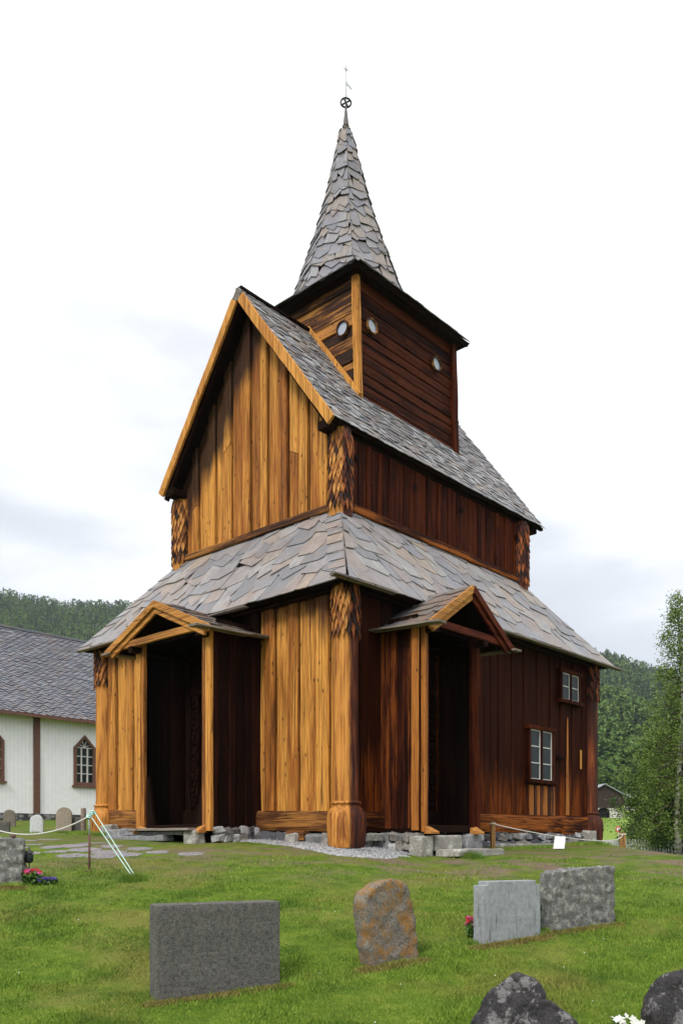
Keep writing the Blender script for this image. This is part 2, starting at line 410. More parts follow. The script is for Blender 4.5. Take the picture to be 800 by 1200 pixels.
# --- lower storey walls (each: dark light-blocking core + standing boards), sill beam a part of it
def lower_wall(O, U, N, L, zs, mat, seed, wl, joints=0.0, label=None, j=.006, ds=None, al=.012):
    mb = MB(); U, N, O = Vector(U), Vector(N), Vector(O)
    mb.cur = 1; p = [O - N * .16, O + U * L - N * .16, O + U * L - N * .02, O - N * .02]
    mb.hexa([q + Vector((0, 0, .5)) for q in p], [q + Vector((0, 0, 5.75)) for q in p])
    mb.cur = 0; boards(mb, O, U, N, L, zs, lambda u: 5.75, wl, seed=seed, j=j, joints=joints, darkspan=ds, alt=al, gap=.018 if al < .03 else .042, chm=1.0 if al < .03 else 2.0)
    return mb.build('wall', [mat, m_dark], church, label=label)
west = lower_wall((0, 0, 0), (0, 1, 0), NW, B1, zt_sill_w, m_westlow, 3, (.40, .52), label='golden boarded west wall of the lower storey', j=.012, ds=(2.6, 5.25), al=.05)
south = lower_wall((0, 0, 0), (1, 0, 0), NS, A1, zt_sill_s, m_southlow, 5, (.30, .44), label='dark red boarded south wall of the lower storey', j=.008, ds=(1.1, 3.1))
lower_wall((A1, 0, 0), (0, 1, 0), (1, 0, 0), B1, lambda u: .8, m_south, 8, (.3, .44))
lower_wall((0, B1, 0), (1, 0, 0), (0, 1, 0), A1, lambda u: .9, m_south, 9, (.3, .44))
def sill(parent, O, U, N, L, zb, zt, mat, h=.26):
    mb = MB(); O, U, N = Vector(O), Vector(U), Vector(N); n = 14
    for k in range(n):
        u0, u1 = L * k / n, L * (k + 1) / n; vs = []
        for u in (u0, u1):
            q = mnoise.noise(Vector((u * 1.7, L, 0))) * .035; q2 = mnoise.noise(Vector((u * 1.1, L + 5, 0))) * .03
            for nn, zz in ((-.1, zb(u)), (.10 + q, zb(u) + q2), (.135 + q, zb(u) + .09), (.13 + q2, zt(u) - .07), (.08, zt(u)), (-.1, zt(u))):
                vs.append(O + U * u + N * nn + Vector((0, 0, zz)))
        fs = [(i, (i + 1) % 6, 6 + (i + 1) % 6, 6 + i) for i in range(6)]
        if k == 0: fs.append((5, 4, 3, 2, 1, 0))
        if k == n - 1: fs.append((6, 7, 8, 9, 10, 11))
        mb.add(vs, fs)
    # weld the segments so that grain runs through
    o = mb.build('sill_beam', mat, parent)
    bm = bmesh.new(); bm.from_mesh(o.data); bmesh.ops.remove_doubles(bm, verts=bm.verts, dist=.0005); bm.to_mesh(o.data); bm.free()
    return o
sill(west, (0, 0, 0), (0, 1, 0), NW, B1, zb_sill_w, zt_sill_w, m_sill_w)
sill(south, (0, 0, 0), (1, 0, 0), NS, A1, zb_sill_s, zt_sill_s, m_sill_s)
# wooden wedge blocks under the sills
mb = MB(); mb.box(-.24, -.02, .98, 1.5, .10, .30); mb.build('wedge_block', m_sill_w, west)
mb = MB(); mb.box(8.9, 9.5, -.22, -.02, .30, .52); mb.build('wedge_block', m_sill_s, south)

# --- round columns
def scales(mb, cx, cy, r, z0, z1, seed, rowh=.165, w=.105, L=.29, flare=.048):
    R = random.Random(seed); n = int(2 * math.pi * r / (w * .86)); row = 0; z = z0
    while z < z1:
        for i in range(n):
            a = 2 * math.pi * (i + .5 * (row % 2) + R.uniform(-.07, .07)) / n
            d = Vector((math.cos(a), math.sin(a), 0)); t = Vector((-d.y, d.x, 0)); c = Vector((cx, cy, 0))
            l = L * R.uniform(.85, 1.15); zz = z + R.uniform(-.015, .015); ww = w * R.uniform(.85, 1.1)
            top = zz + l; o = flare * R.uniform(.7, 1.3); sk = R.uniform(-.008, .008)
            P = lambda x, y, q: c + d * (r + q) + t * x + Vector((0, 0, y))
            pts = [P(sk, zz, o), P(ww * .20, zz + l * .25, o * .85), P(ww * .46, zz + l * .62, o * .45), P(ww * .5, top, .0), P(-ww * .5, top, .0), P(-ww * .46, zz + l * .62, o * .45), P(-ww * .20, zz + l * .25, o * .85)]
            mb.plate(pts, d, .024)
        z += rowh; row += 1
def column(cx, cy, r, z0, z1, sc0, sc1, seed, base=True, label=None, bz=None, split=0.0):
    m = column_mat('column_timber', cx + split, cy); ms = column_mat('column_scales', cx + split, cy, True)
    mb = MB(); zs = np.linspace(z0, z1, 16)
    mb.lathe((cx, cy, 0), [(r * (1.06 - .1 * (z - z0) / (z1 - z0)), z) for z in zs], 32, .10)
    c = mb.build('column', m, church, label=label)
    mb = MB(); scales(mb, cx, cy, r * .98, sc0, sc1, seed); mb.build('scale_cladding', ms, c)
    if base:
        mb = MB(); b0, b1 = bz
        mb.lathe((cx, cy, 0), [(.35, b0), (.375, b0 + .1), (.395, b0 + .35), (.40, b1 - .28), (.385, b1 - .14), (.33, b1 - .04), (.29, b1), (.285, b1 + .05), (.315, b1 + .06), (.315, b1 + .09), (.27, b1 + .12)], 28, .20)
        mb.build('column_base', m, c)
    return c
column(.0, .0, .255, .7, 5.42, 4.2, 5.15, 1, split=.03, bz=(-.06, .78), label='round corner column, gold to the west and burnt red to the south')
column(A1, 0, .24, .7, 5.4, 4.2, 5.1, 2, split=-.9, bz=(.1, .85))
column(0, B1, .24, .7, 5.4, 4.25, 5.1, 3, split=.9, bz=(.3, .98))
column(A1, B1, .24, .7, 5.4, 4.25, 5.1, 4, bz=(.3, .98))
UA0, UA1, UB0, UB1 = I, 9.33, I, 7.36
for i, (cx, cy) in enumerate([(UA0, UB0), (UA1, UB0), (UA0, UB1), (UA1, UB1)]):
    column(cx, cy, .25, 7.5, 9.52, 7.62, 9.2, 20 + i, base=False, split=(-.02, -.9, .9, 0)[i])

# --- skirt roof with big slates
def skirt():
    mb = MB(); mb.cur = 1
    e = [(-EO, -EO), (A1 + .57, -EO), (A1 + .57, B1 + EO), (-EO, B1 + EO)]
    t = [(UA0, UB0), (UA1, UB0), (UA1, UB1), (UA0, UB1)]
    for i in range(4):
        j = (i + 1) % 4
        P = [Vector((*e[i], EZ)), Vector((*e[j], EZ)), Vector((*t[j], TZ)), Vector((*t[i], TZ))]
        N = (P[1] - P[0]).cross(P[3] - P[0]).normalized()
        mb.plate([p - N * .10 for p in P], N, .10)
        U = (P[1] - P[0]).normalized(); V = N.cross(U).normalized()
        reg = [((p - P[0]).dot(U), (p - P[0]).dot(V)) for p in P]
        mb.cur = 0
        slates(mb, P[0], U, V, reg, .50, .30, .95, .024, .85, seed=40 + i, eave=.07, lap=1.8, jj=1.6, hipx=.035, lift=.8)
        mb.cur = 1
    mb.cur = 0
    # slates that fold over the hips
    for i in range(4):
        a, b = Vector((*e[i], EZ)), Vector((*t[i], TZ)); d = (b - a); L = d.length; d.normalize()
        s = d.cross(Vector((0, 0, 1))).normalized(); R = random.Random(60 + i)
        pv, nx = e[(i - 1) % 4], e[(i + 1) % 4]
        u_n = (Vector((*nx, EZ)) - a).normalized(); u_p = (Vector((*pv, EZ)) - a).normalized()
        q = 0.
        while q < L - .1 and i != 9:
            l = R.uniform(.34, .5); o = a + d * q; u = u_p if i == 0 else u_n
            N = (u.cross(d)); N = N if N.z > 0 else -N; N.normalize(); w = R.uniform(.38, .5)
            mb.plate([o + N * .055, o + u * w + d * .05 + N * .05, o + u * w + d * (l + .12) + N * .02, o + d * (l + .12) + N * .03], N, .02)
            q += l
    return mb.build('roof', [m_slate, m_darkx], church, label='steep skirt roof of large irregular grey and tan slates')
sk = skirt()
def ebeam(name, p, q, w, h, mat, parent, seg=8, j=.006, up=(0, 0, 1), label=None):
    mb = MB(); mb.beam(p, q, w, h, up, j, seg); return mb.build(name, mat, parent, label=label)
# grey eave boards carrying the lowest slates, and the rafter feet plate below
ebeam('eave_board', (-.95, -.50, 5.27), (1.0, -.50, 5.30), .16, .05, m_greywood, sk)
ebeam('eave_board', (3.5, -.50, 5.27), (A1 + 1.0, -.52, 5.27), .16, .05, m_greywood, sk)
ebeam('eave_board', (-.50, 2.5, 5.26), (-.50, B1 + .55, 5.28), .15, .04, m_greywoody, sk)
ebeam('wall_plate', (-.14, -.2, 5.35), (-.14, B1 + .2, 5.35), .20, .26, m_darky, sk)
ebeam('wall_plate', (-.2, -.14, 5.35), (A1 + .2, -.14, 5.35), .20, .26, m_darkx, sk)

# --- upper storey
ZE, HB, SL = 9.62, 3.13, 1.3227     # roof eave height, half width, slope
BC = (UB0 + UB1) / 2                # ridge line
rz = lambda b: ZE + (HB - abs(b - BC)) * SL
ZR = rz(BC)
def upper_wall(O, U, N, L, z1, mat, seed, wl, joints, label=None, alt=.03):
    O, U, N = Vector(O), Vector(U), Vector(N); mb = MB(); mb.cur = 1; n = 12
    for k in range(n):
        u0, u1 = L * k / n, L * (k + 1) / n
        p = [O + U * u0 - N * .12, O + U * u1 - N * .12, O + U * u1 - N * .02, O + U * u0 - N * .02]
        if k == n // 2 - 1 or k == n // 2 or True:
            hi = [p[0] + Vector((0, 0, z1(u0))), p[1] + Vector((0, 0, z1(u1))), p[2] + Vector((0, 0, z1(u1))), p[3] + Vector((0, 0, z1(u0)))]
            mb.hexa([q + Vector((0, 0, 7.4)) for q in p], hi)
    mb.cur = 0; boards(mb, O, U, N, L, lambda u: 7.86, z1, wl, seed=seed, joints=joints, alt=alt, gap=.016 if alt < .03 else .048, chm=1.0 if alt < .03 else 1.6)
    return mb.build('wall', [mat, m_dark], church, label=label)
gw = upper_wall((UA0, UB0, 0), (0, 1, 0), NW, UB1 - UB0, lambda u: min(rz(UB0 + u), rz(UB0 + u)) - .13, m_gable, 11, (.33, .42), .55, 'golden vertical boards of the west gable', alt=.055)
us = upper_wall((UA0, UB0, 0), (1, 0, 0), NS, UA1 - UA0, lambda u: 9.62, m_south, 12, (.2, .34), .1, 'dark red upper south wall with small round vent holes', alt=.012)
upper_wall((UA1, UB0, 0), (0, 1, 0), (1, 0, 0), UB1 - UB0, lambda u: rz(UB0 + u) - .13, m_south, 13, (.3, .4), .2)
upper_wall((UA0, UB1, 0), (1, 0, 0), (0, 1, 0), UA1 - UA0, lambda u: 9.62, m_south, 14, (.3, .4), .2)
ebeam('bottom_beam', (UA0 - .05, UB0 - .1, 7.80), (UA0 - .05, UB1 + .1, 7.80), .17, .17, m_sill_w, gw, 10)
ebeam('bottom_beam', (UA0 - .1, UB0 - .05, 7.80), (UA1 + .1, UB0 - .05, 7.80), .17, .19, m_sill_s, us, 10)
# vent holes in the upper south wall
for a in (1.95, 4.15, 6.2, 9.0):
    mb = MB(); n = 14
    ring = [Vector((a + .075 * math.cos(2 * math.pi * i / n), UB0 - .095, 9.0 + .075 * math.sin(2 * math.pi * i / n))) for i in range(n)]
    mb.plate(ring, NS, .02); mb.build('vent_hole', m_dark, us)
# --- main roof
def main_roof():
    mb = MB(); X0, X1 = .966, 10.31
    for i, sgn in enumerate((-1, 1)):
        be = BC + sgn * HB
        P = [Vector((X0, be, ZE)), Vector((X1, be, ZE)), Vector((X1, BC, ZR)), Vector((X0, BC, ZR))]
        U = Vector((1, 0, 0)); V = (P[3] - P[0]).normalized(); N = U.cross(V).normalized(); N = N if N.z > 0 else -N
        mb.cur = 1; mb.plate([p - N * .12 for p in P], N, .12); mb.cur = 0
        L = (P[3] - P[0]).length
        reg = [(-.06, 0), (X1 - X0 + .06, 0), (X1 - X0 + .06, L), (-.06, L)]
        slates(mb, P[0], U, V, reg, .21, .12, .30, .018, .6, seed=70 + i, eave=.09, lap=1.8, jj=1.6)
    mb.cur = 1
    mb.beam((X0 - .02, BC, ZR + .02), (X1, BC, ZR + .02), .22, .07, j=.012, seg=14)
    return mb.build('roof', [m_slate_up, m_darkx], church, label='steep gable roof of small grey slates')
mr = main_roof()
for sgn in (-1, 1):
    dz = Vector((0, sgn * HB, -HB * SL)).normalized(); up = Vector((0, sgn * SL, 1)).normalized()
    p0 = Vector((.93, BC - sgn * .0, ZR - .10)); p1 = Vector((.93, BC + sgn * (HB + .02), ZE - .12))
    ebeam('bargeboard', p0 + dz * .18, p1, .075, .23, m_bright, mr, 10, .008, up=up)
    q0 = Vector((1.06, BC, ZR - .24)); q1 = Vector((1.06, BC + sgn * (HB - .05), ZE - .24))
    ebeam('inner_rake', q0, q1, .10, .14, m_dark, mr, 4, .004, up=up)
    # wall plate ends poking out under the eaves
    ebeam('purlin', (.98, BC + sgn * (HB - .28), 9.52), (10.2, BC + sgn * (HB - .28), 9.52), .34, .20, m_darkx, mr, 8, .006)
    ebeam('eave_board', (.95, BC + sgn * (HB - .02), 9.56), (10.33, BC + sgn * (HB - .02), 9.56), .10, .09, m_darkx, mr, 10, .006)
mb = MB(); mb.hexa([(.90, BC - .14, ZR - .28), (.97, BC - .14, ZR - .28), (.97, BC + .14, ZR - .28), (.90, BC + .14, ZR - .28)],
                   [(.90, BC - .05, ZR - .0), (.97, BC - .05, ZR - .0), (.97, BC + .05, ZR - .0), (.90, BC + .05, ZR - .0)])
mb.build('ridge_cap', m_greywood, mr)

# --- tower
TA0, TA1, TB0, TB1 = 3.46, 7.73, 2.64, 6.21; TT = 14.75
LX = -.022                                   # the tower leans a little (metres per metre), west-north-west
def lean(o, z0=11.3):
    for v in o.data.vertices:
        h = v.co.z - z0
        v.co.x += LX * .672 * h; v.co.y += -LX * .741 * h * 1.0
def tower():
    mb = MB(); mb.cur = 2
    mb.box(TA0 + .06, TA1 - .06, TB0 + .06, TB1 - .06, 10.6, TT)
    R = random.Random(5)
    def planks(O, U, N, L, idx):
        O, U, N = Vector(O), Vector(U), Vector(N); z = 10.5; mb.cur = idx
        while z < TT - .04:
            h = min(R.uniform(.20, .38), TT - z); splits = [0, L]
            if R.random() < .5: splits = [0, R.uniform(.25, .75) * L, L]
            for s0, s1 in zip(splits[:-1], splits[1:]):
                t = R.uniform(.015, .05) if idx == 0 else R.uniform(.015, .028); seg = 5; vs = []
                for k in range(seg + 1):
                    u = s0 + .003 + (s1 - s0 - .006) * k / seg; j0, j1 = R.uniform(-.008, .008), R.uniform(-.008, .008)
                    for nn, zz in ((-.0, 0.006 + j0), (t + .012, .006 + j0), (t + .018, .03 + j0), (t, h - .02 + j1), (t - .01, h - .004 + j1), (0, h - .004 + j1)):
                        vs.append(O + U * u + N * nn + Vector((0, 0, z + zz)))
                fs = [(0, 1, 2, 3, 4, 5), tuple(range(seg * 6, seg * 6 + 6))]
                for k in range(seg):
                    for a in range(6): fs.append((k * 6 + a, k * 6 + (a + 1) % 6, (k + 1) * 6 + (a + 1) % 6, (k + 1) * 6 + a))
                mb.add(vs, fs)
            z += h
    planks((TA0 + .05, TB0, 0), (0, 1, 0), NW, TB1 - TB0, 0)
    planks((TA0, TB0 + .05, 0), (1, 0, 0), NS, TA1 - TA0, 1)
    planks((TA1 - .05, TB0, 0), (0, 1, 0), (1, 0, 0), TB1 - TB0, 1)
    planks((TA0, TB1 - .05, 0), (1, 0, 0), (0, 1, 0), TA1 - TA0, 1)
    o = mb.build('tower', [m_twest, m_tsouth, m_dark], church, label='square plank tower, gold to the west and dark to the south'); lean(o)
    return o
tw = tower()
def tpost(x0, x1, y0, y1, mat, zb):
    mb = MB(); mb.beam(((x0 + x1) / 2, (y0 + y1) / 2, zb), ((x0 + x1) / 2, (y0 + y1) / 2, TT), y1 - y0, x1 - x0, (1, 0, 0), .006, 8)
    o = mb.build('corner_post', mat, tw); lean(o)
tpost(TA0 - .07, TA0 + .03, TB0 - .04, TB0 + .13, m_west, 11.2)
tpost(TA0 - .06, TA0 + .06, TB0 - .07, TB0 - .005, m_west, 11.2)
tpost(TA1 - .16, TA1 + .07, TB0 - .08, TB0 + .03, m_south, 11.1)
tpost(TA0 - .07, TA0 + .03, TB1 - .22, TB1 + .04, m_bright, 11.2)
# light board where the tower meets the roof slope
zr = lambda b: rz(b) + .10
ebeam('flashing_board', (TA0 - .06, TB0 - .05, zr(TB0 - .05)), (TA0 - .06, BC, zr(BC)), .10, .16, m_bright, tw, 6, .006, up=(0, -SL, 1))
# round windows
def rwin(x, y, z, N):
    mb = MB(); N = Vector(N); T = Vector((-N.y, N.x, 0)); n = 24; c = Vector((x, y, z))
    def ring(r, o): return [c + T * r * math.cos(2 * math.pi * i / n) + Vector((0, 0, r * math.sin(2 * math.pi * i / n))) + N * o for i in range(n)]
    a, b, c2, d = ring(.21, .03), ring(.20, .085), ring(.17, .082), ring(.168, .03)
    mb.add(a + b + c2 + d, [(k * n + i, k * n + (i + 1) % n, (k + 1) * n + (i + 1) % n, (k + 1) * n + i) for k in range(3) for i in range(n)])
    mb.cur = 1; mb.add(ring(.17, .040), [tuple(range(n))])
    o = mb.build('window', [m_twest, m_pane], tw, label='small round tower window with sky reflection painted in the glass'); lean(o)
k = NT('painted_sky_pane', .12, .6); k.color((.34, .38, .46)); m_pane = k.m  # pale blue base colour paints the reflected sky into the pane
rwin(TA0, 3.12, 13.35, NW); rwin(3.97, TB0, 13.45, NS); rwin(6.80, TB0, 13.62, NS)
# tower roof (low pyramid) with a heavy dark eave
def troof():
    mb = MB(); ov = .33; mb.cur = 1; z0, z1 = TT - .12, 15.45
    e = [(TA0 - ov, TB0 - ov), (TA1 + ov, TB0 - ov), (TA1 + ov, TB1 + ov), (TA0 - ov, TB1 + ov)]
    cx, cy = 5.45, 4.55; q = 1.2
    t = [(cx - q, cy - q), (cx + q, cy - q), (cx + q, cy + q), (cx - q, cy + q)]
    for i in range(4):
        j = (i + 1) % 4
        P = [Vector((*e[i], z0)), Vector((*e[j], z0)), Vector((*t[j], z1)), Vector((*t[i], z1))]
        N = (P[1] - P[0]).cross(P[3] - P[0]).normalized(); mb.cur = 1
        mb.plate([p - N * .12 for p in P], N, .12)
        U = (P[1] - P[0]).normalized(); V = N.cross(U).normalized()
        mb.cur = 0; slates(mb, P[0], U, V, [((p - P[0]).dot(U), (p - P[0]).dot(V)) for p in P], .3, .25, .5, .02, .6, seed=90 + i, eave=.05)
    mb.cur = 1
    mb.box(TA0 - .2, TA1 + .2, TB0 - .2, TB1 + .2, TT - .22, TT - .06)
    o = mb.build('roof', [m_slate_sp, m_darkx], tw, label='low dark-eaved slate roof of the tower'); lean(o)
    return o
troof()
# --- spire
m_mosswood = flat('mossy_collar', (.065, .045, .025), .9, .1, .4, 9)
m_lead = flat('grey_lead', (.11, .10, .10), .6, .4, .2, 8)
def spire():
    cx, cy = 5.42, 4.60; mb = MB()
    def rad(z): return float(np.interp(z, [14.85, 15.9, 17.2, 18.4, 20.45], [1.86, 1.48, 1.01, .62, .13]))
    zs = [14.85, 15.9, 17.2, 18.4, 20.45]
    def C(z): h = z - 11.3; return cx + LX * .672 * h, cy - LX * .741 * h
    th0 = math.atan2(-1, -1)
    for kk in range(8):
        a0, a1 = th0 + kk * math.pi / 4, th0 + (kk + 1) * math.pi / 4
        for za, zb in zip(zs[:-1], zs[1:]):
            ca, cb = C(za), C(zb)
            P = [Vector((ca[0] + rad(za) * math.cos(a), ca[1] + rad(za) * math.sin(a), za)) for a in (a0, a1)] + \
                [Vector((cb[0] + rad(zb) * math.cos(a), cb[1] + rad(zb) * math.sin(a), zb)) for a in (a1, a0)]
            U = (P[1] - P[0]).normalized(); N = U.cross(P[3] - P[0]).normalized(); V = N.cross(U)
            mb.cur = 1; mb.add(P, [(0, 1, 2, 3)]); mb.cur = 0
            slates(mb, P[0], U, V, [((p - P[0]).dot(U), (p - P[0]).dot(V)) for p in P], .29, .18, .52, .028, .8, seed=int(100 + kk * 7 + za * 3), eave=.05, lap=1.7, jj=1.8, hipx=.02)
    o = mb.build('spire', [m_slate_sp, m_dark], church, label='slender eight-sided slate spire')
    c = C(20.3); mb = MB(); mb.lathe((c[0], c[1], 0), [(.205, 20.05), (.18, 20.2), (.13, 20.5), (.10, 20.62)], 16, .1); mb.build('collar', m_mosswood, o)
    mb = MB(); mb.lathe((c[0], c[1], 0), [(.09, 20.62), (.065, 20.85), (.035, 21.1), (.022, 21.25)], 12); mb.build('tip', m_lead, o)
    # finial: rod, ring with cross, flag, small cross on top
    mi = flat('black_iron', (.012, .012, .014), .5, .5, .2, 8); mg = flat('grey_iron', (.42, .43, .46), .5, .5, .2, 8)
    mb = MB(); x, y = c; mb.tube([(x, y, 21.1), (x, y, 22.40)], .016); v = mb.build('finial_rod', mg, o)
    mb = MB(); zc = 21.30; u = Vector((.06 + .75, -.6, 0)).normalized(); n = 20
    # axis of the ring looks towards the south-west; local direction along the diagonal
    u = Vector((1, -1, 0)).normalized()
    pts = [Vector((x, y, zc)) + u * .15 * math.cos(2 * math.pi * i / n) + Vector((0, 0, .135 * math.sin(2 * math.pi * i / n))) for i in range(n + 1)]
    mb.tube(pts, .028, 8)
    for th in (.5, 2.07):
        d = u * math.cos(th) + Vector((0, 0, math.sin(th))); mb.tube([Vector((x, y, zc)) - d * .13, Vector((x, y, zc)) + d * .13], .025, 8)
    mb.build('ring_cross', mi, o)
    mb = MB(); f0 = Vector((x, y, 21.78)); mb.plate([f0, f0 + Vector((0, 0, .16)), f0 + u * .17 + Vector((0, 0, -.05)), f0 + u * .16 + Vector((0, 0, -.13)), f0 + u * .06 + Vector((0, 0, .0))], (.7, .7, 0), .012)
    mb.build('flag_vane', mg, o)
    mb = MB(); t = Vector((x, y, 22.25)); mb.tube([t - u * .07 + Vector((0, 0, .05)), t + u * .07 - Vector((0, 0, .02))], .014); mb.tube([t - Vector((0, 0, .05)), t + Vector((0, 0, .09))], .02); mb.build('top_cross', mg, o)
spire()

# --- porches.  f maps (along wall, outwards, z) to church coordinates
def porch(f, p, s0, s1, rs0, rs1, zr_, ze_, front_ov, mats, zb, slab_mat, roof_mat, label, post_ws, out_up, slab_sides, along):
    """s0..s1 wall stretch, p projection, rs0..rs1 roof eaves, zr_ ridge, ze_ eave"""
    m_side, m_post, m_rake, m_tie = mats; mid = (rs0 + rs1) / 2
    V3 = lambda s, o, z: Vector(f(s, o, z))
    Sd = (V3(1, 0, 0) - V3(0, 0, 0)); Od = (V3(0, 1, 0) - V3(0, 0, 0))
    o = empty('porch', (0, 0, 0)); o.parent = church; o['label'] = label
    for s, N in ((s0, -Sd), (s1, Sd)):
        mb = MB(); O = V3(s, .0, 0) - N * .06
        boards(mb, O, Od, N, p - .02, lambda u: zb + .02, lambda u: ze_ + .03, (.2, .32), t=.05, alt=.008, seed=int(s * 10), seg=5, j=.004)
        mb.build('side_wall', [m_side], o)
    for s, w in ((s0, post_ws[0]), (s1, post_ws[1])):
        sg = 1 if s == s0 else -1
        cen = s + sg * w / 2
        mb = MB(); mb.beam(V3(cen - sg * w * .22, p + .02, zb + .0), V3(cen - sg * w * .22, p + .02, ze_ + .04), w * .56, .10, Od, .005, 8)
        mb.beam(V3(cen + sg * w * .28, p - .0, zb + .0 + .02), V3(cen + sg * w * .28, p - .0, ze_ + .04), w * .44, .10, Od, .005, 8)
        mb.build('post', m_post[0 if s == s0 else 1], o)
        # carved dark bracket on the inner side of the post and wedge at its foot
        mb = MB(); z0 = zb
        inn = cen + sg * w * .5
        mb.plate([V3(inn, p - .10, z0), V3(inn + sg * .30, p - .10, z0), V3(inn + sg * .30, p - .10, z0 + .12), V3(inn + sg * .14, p - .10, z0 + .9), V3(inn + sg * .08, p - .10, z0 + 1.22), V3(inn, p - .10, z0 + 1.28)], Od, .07)
        if along == 'y': mb.build('bracket', m_dark, o)
        mb = MB(); mb.hexa([V3(inn - sg * .14, p + .04, z0 - .04), V3(inn + sg * .10, p + .04, z0 - .04), V3(inn + sg * .10, p + .26, z0 - .04), V3(inn - sg * .14, p + .26, z0 - .04)],
                           [V3(inn - sg * .14, p + .04, z0 + .14), V3(inn + sg * .10, p + .04, z0 + .10), V3(inn + sg * .10, p + .26, z0 + .0), V3(inn - sg * .14, p + .26, z0 + .0)])
        mb.build('foot_wedge', m_brighty if along == 'y' else m_brightx, o)
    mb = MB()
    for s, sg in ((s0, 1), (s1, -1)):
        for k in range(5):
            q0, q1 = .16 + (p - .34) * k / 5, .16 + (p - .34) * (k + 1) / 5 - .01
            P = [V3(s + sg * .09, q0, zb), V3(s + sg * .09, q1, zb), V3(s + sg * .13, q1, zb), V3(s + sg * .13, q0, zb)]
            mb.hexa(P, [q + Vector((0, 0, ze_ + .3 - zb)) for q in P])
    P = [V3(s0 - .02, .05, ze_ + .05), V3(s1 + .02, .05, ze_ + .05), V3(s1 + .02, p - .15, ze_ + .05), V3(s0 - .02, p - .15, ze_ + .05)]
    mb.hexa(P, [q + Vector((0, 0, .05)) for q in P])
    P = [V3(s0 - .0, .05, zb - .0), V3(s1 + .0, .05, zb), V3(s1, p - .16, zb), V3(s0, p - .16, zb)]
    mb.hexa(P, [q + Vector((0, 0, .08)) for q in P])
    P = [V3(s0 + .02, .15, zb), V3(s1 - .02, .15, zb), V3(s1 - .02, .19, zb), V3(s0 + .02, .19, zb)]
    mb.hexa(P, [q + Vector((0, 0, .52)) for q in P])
    mb.build('shade_lining', m_dark, o)  # near-black plates added to paint the shade inside the porch
    # threshold beam
    mb = MB(); mb.beam(V3(s0 + .1, p - .07, zb + .07), V3(s1 - .1, p - .07, zb + .07), .16, .16, j=.004, seg=5); mb.build('threshold', m_dark, o)
    # roof: boards/slates on each side
    fo = p + front_ov; back = -.15
    mb = MB()
    for i, (se, sg) in enumerate(((rs0, 1), (rs1, -1))):
        P = [V3(se, back, ze_), V3(se, fo, ze_), V3(mid, fo, zr_), V3(mid, back, zr_)]
        U = Od; V = (P[2] - P[1]).normalized(); N = U.cross(V).normalized(); N = N if N.z > 0 else -N
        mb.cur = 1; mb.plate([q - N * .05 for q in P], N, .05); mb.cur = 0
        L = (P[2] - P[1]).length; reg = [(0, 0), (fo - back, 0), (fo - back, L), (0, L)]
        slates(mb, P[0], U, V, reg, .40, .35, .7, .022, .4, seed=int(150 + i + s0), eave=.03, lap=1.5)
    r = mb.build('roof', [roof_mat, m_darkx], o)
    for se, sg, lo in slab_sides:
        mb = MB(); mb.beam(V3(se, -.1, ze_ + .02), V3(se + .0, fo + lo, ze_ - .08), .26, .045, j=.006, seg=6); mb.build('eave_slab', slab_mat, r)
    # rakes (outer pair + inner pair) and tie beam
    for i, (se, sg) in enumerate(((rs0, 1), (rs1, -1))):
        a, b = V3(mid, fo, zr_ - .03), V3(se, fo, ze_ - .03); up = (a - b).cross(Od).normalized(); up = up if up.z > 0 else -up
        e = (b - a).normalized() * .10
        mb = MB(); mb.beam(a + Od * .02, b + Od * .02 + e, .05, .15, up, .004, 6); mb.build('bargeboard', m_rake[i], o)
        mb = MB(); mb.beam(a - up * .13 - Od * .04, b - up * .13 - Od * .04 - e * .5, .06, .14, up, .004, 6); mb.build('inner_rake', m_rake[i], o)
    mb = MB(); mb.beam(V3(rs0 + .30, fo - .08, ze_ + .06), V3(rs1 - .30, fo - .08, ze_ + .06), .08, .16, j=.004, seg=6); mb.build('tie_beam', m_tie, o)
    for s in (s0 + .12, s1 - .12):
        mb = MB(); mb.beam(V3(s, -.05, ze_ - .08), V3(s, fo - .02, ze_ - .08), .16, .14, j=.003, seg=3); mb.build('plate_beam', m_darkx if along == 'y' else m_darky, o)
    # inside: carved door surround and door on the church wall
    dm = (s0 + s1) / 2
    mb = MB(); mb.beam(V3(dm, .08, zb + .5), V3(dm, .08, zb + 3.0), (s1 - s0) * .42, .08, Od, 0, 1, .05)
    for q in range(1, 4): mb.beam(V3(dm - (s1 - s0) * .2, .14, zb + .5 + q * .65), V3(dm + (s1 - s0) * .2, .14, zb + .5 + q * .65), .05, .10)
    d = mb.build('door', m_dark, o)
    mb = MB()
    for sg in (-1, 1):
        x = dm + sg * (s1 - s0) * .30
        mb.beam(V3(x, .10, zb + .4), V3(x, .10, zb + 3.3), .26, .10, Od, .004, 6)
        R = random.Random(3)
        for q in range(22):     # interlaced carving in relief
            z = zb + .55 + q * .125; c = V3(x + .05 * math.sin(q * 1.9), .16, z)
            pts = [c + Sd * .085 * math.cos(t) + Vector((0, 0, .10 * math.sin(t))) + Od * .01 * math.sin(2 * t) for t in np.linspace(0, 6.283, 9)]
            mb.tube(pts, .018, 5)
    mb.beam(V3(dm - (s1 - s0) * .36, .10, zb + 3.4), V3(dm + (s1 - s0) * .36, .10, zb + 3.4), .12, .24, j=.004, seg=4)
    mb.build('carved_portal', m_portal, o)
    # board lining added above to darken the inside
    return o
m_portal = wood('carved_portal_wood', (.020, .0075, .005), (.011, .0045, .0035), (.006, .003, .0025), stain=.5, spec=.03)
m_pside = wood('porch_side_boards', (.036, .009, .0045), (.015, .0045, .003), (.007, .003, .002), stain=.5, rough=.7, spec=.06)
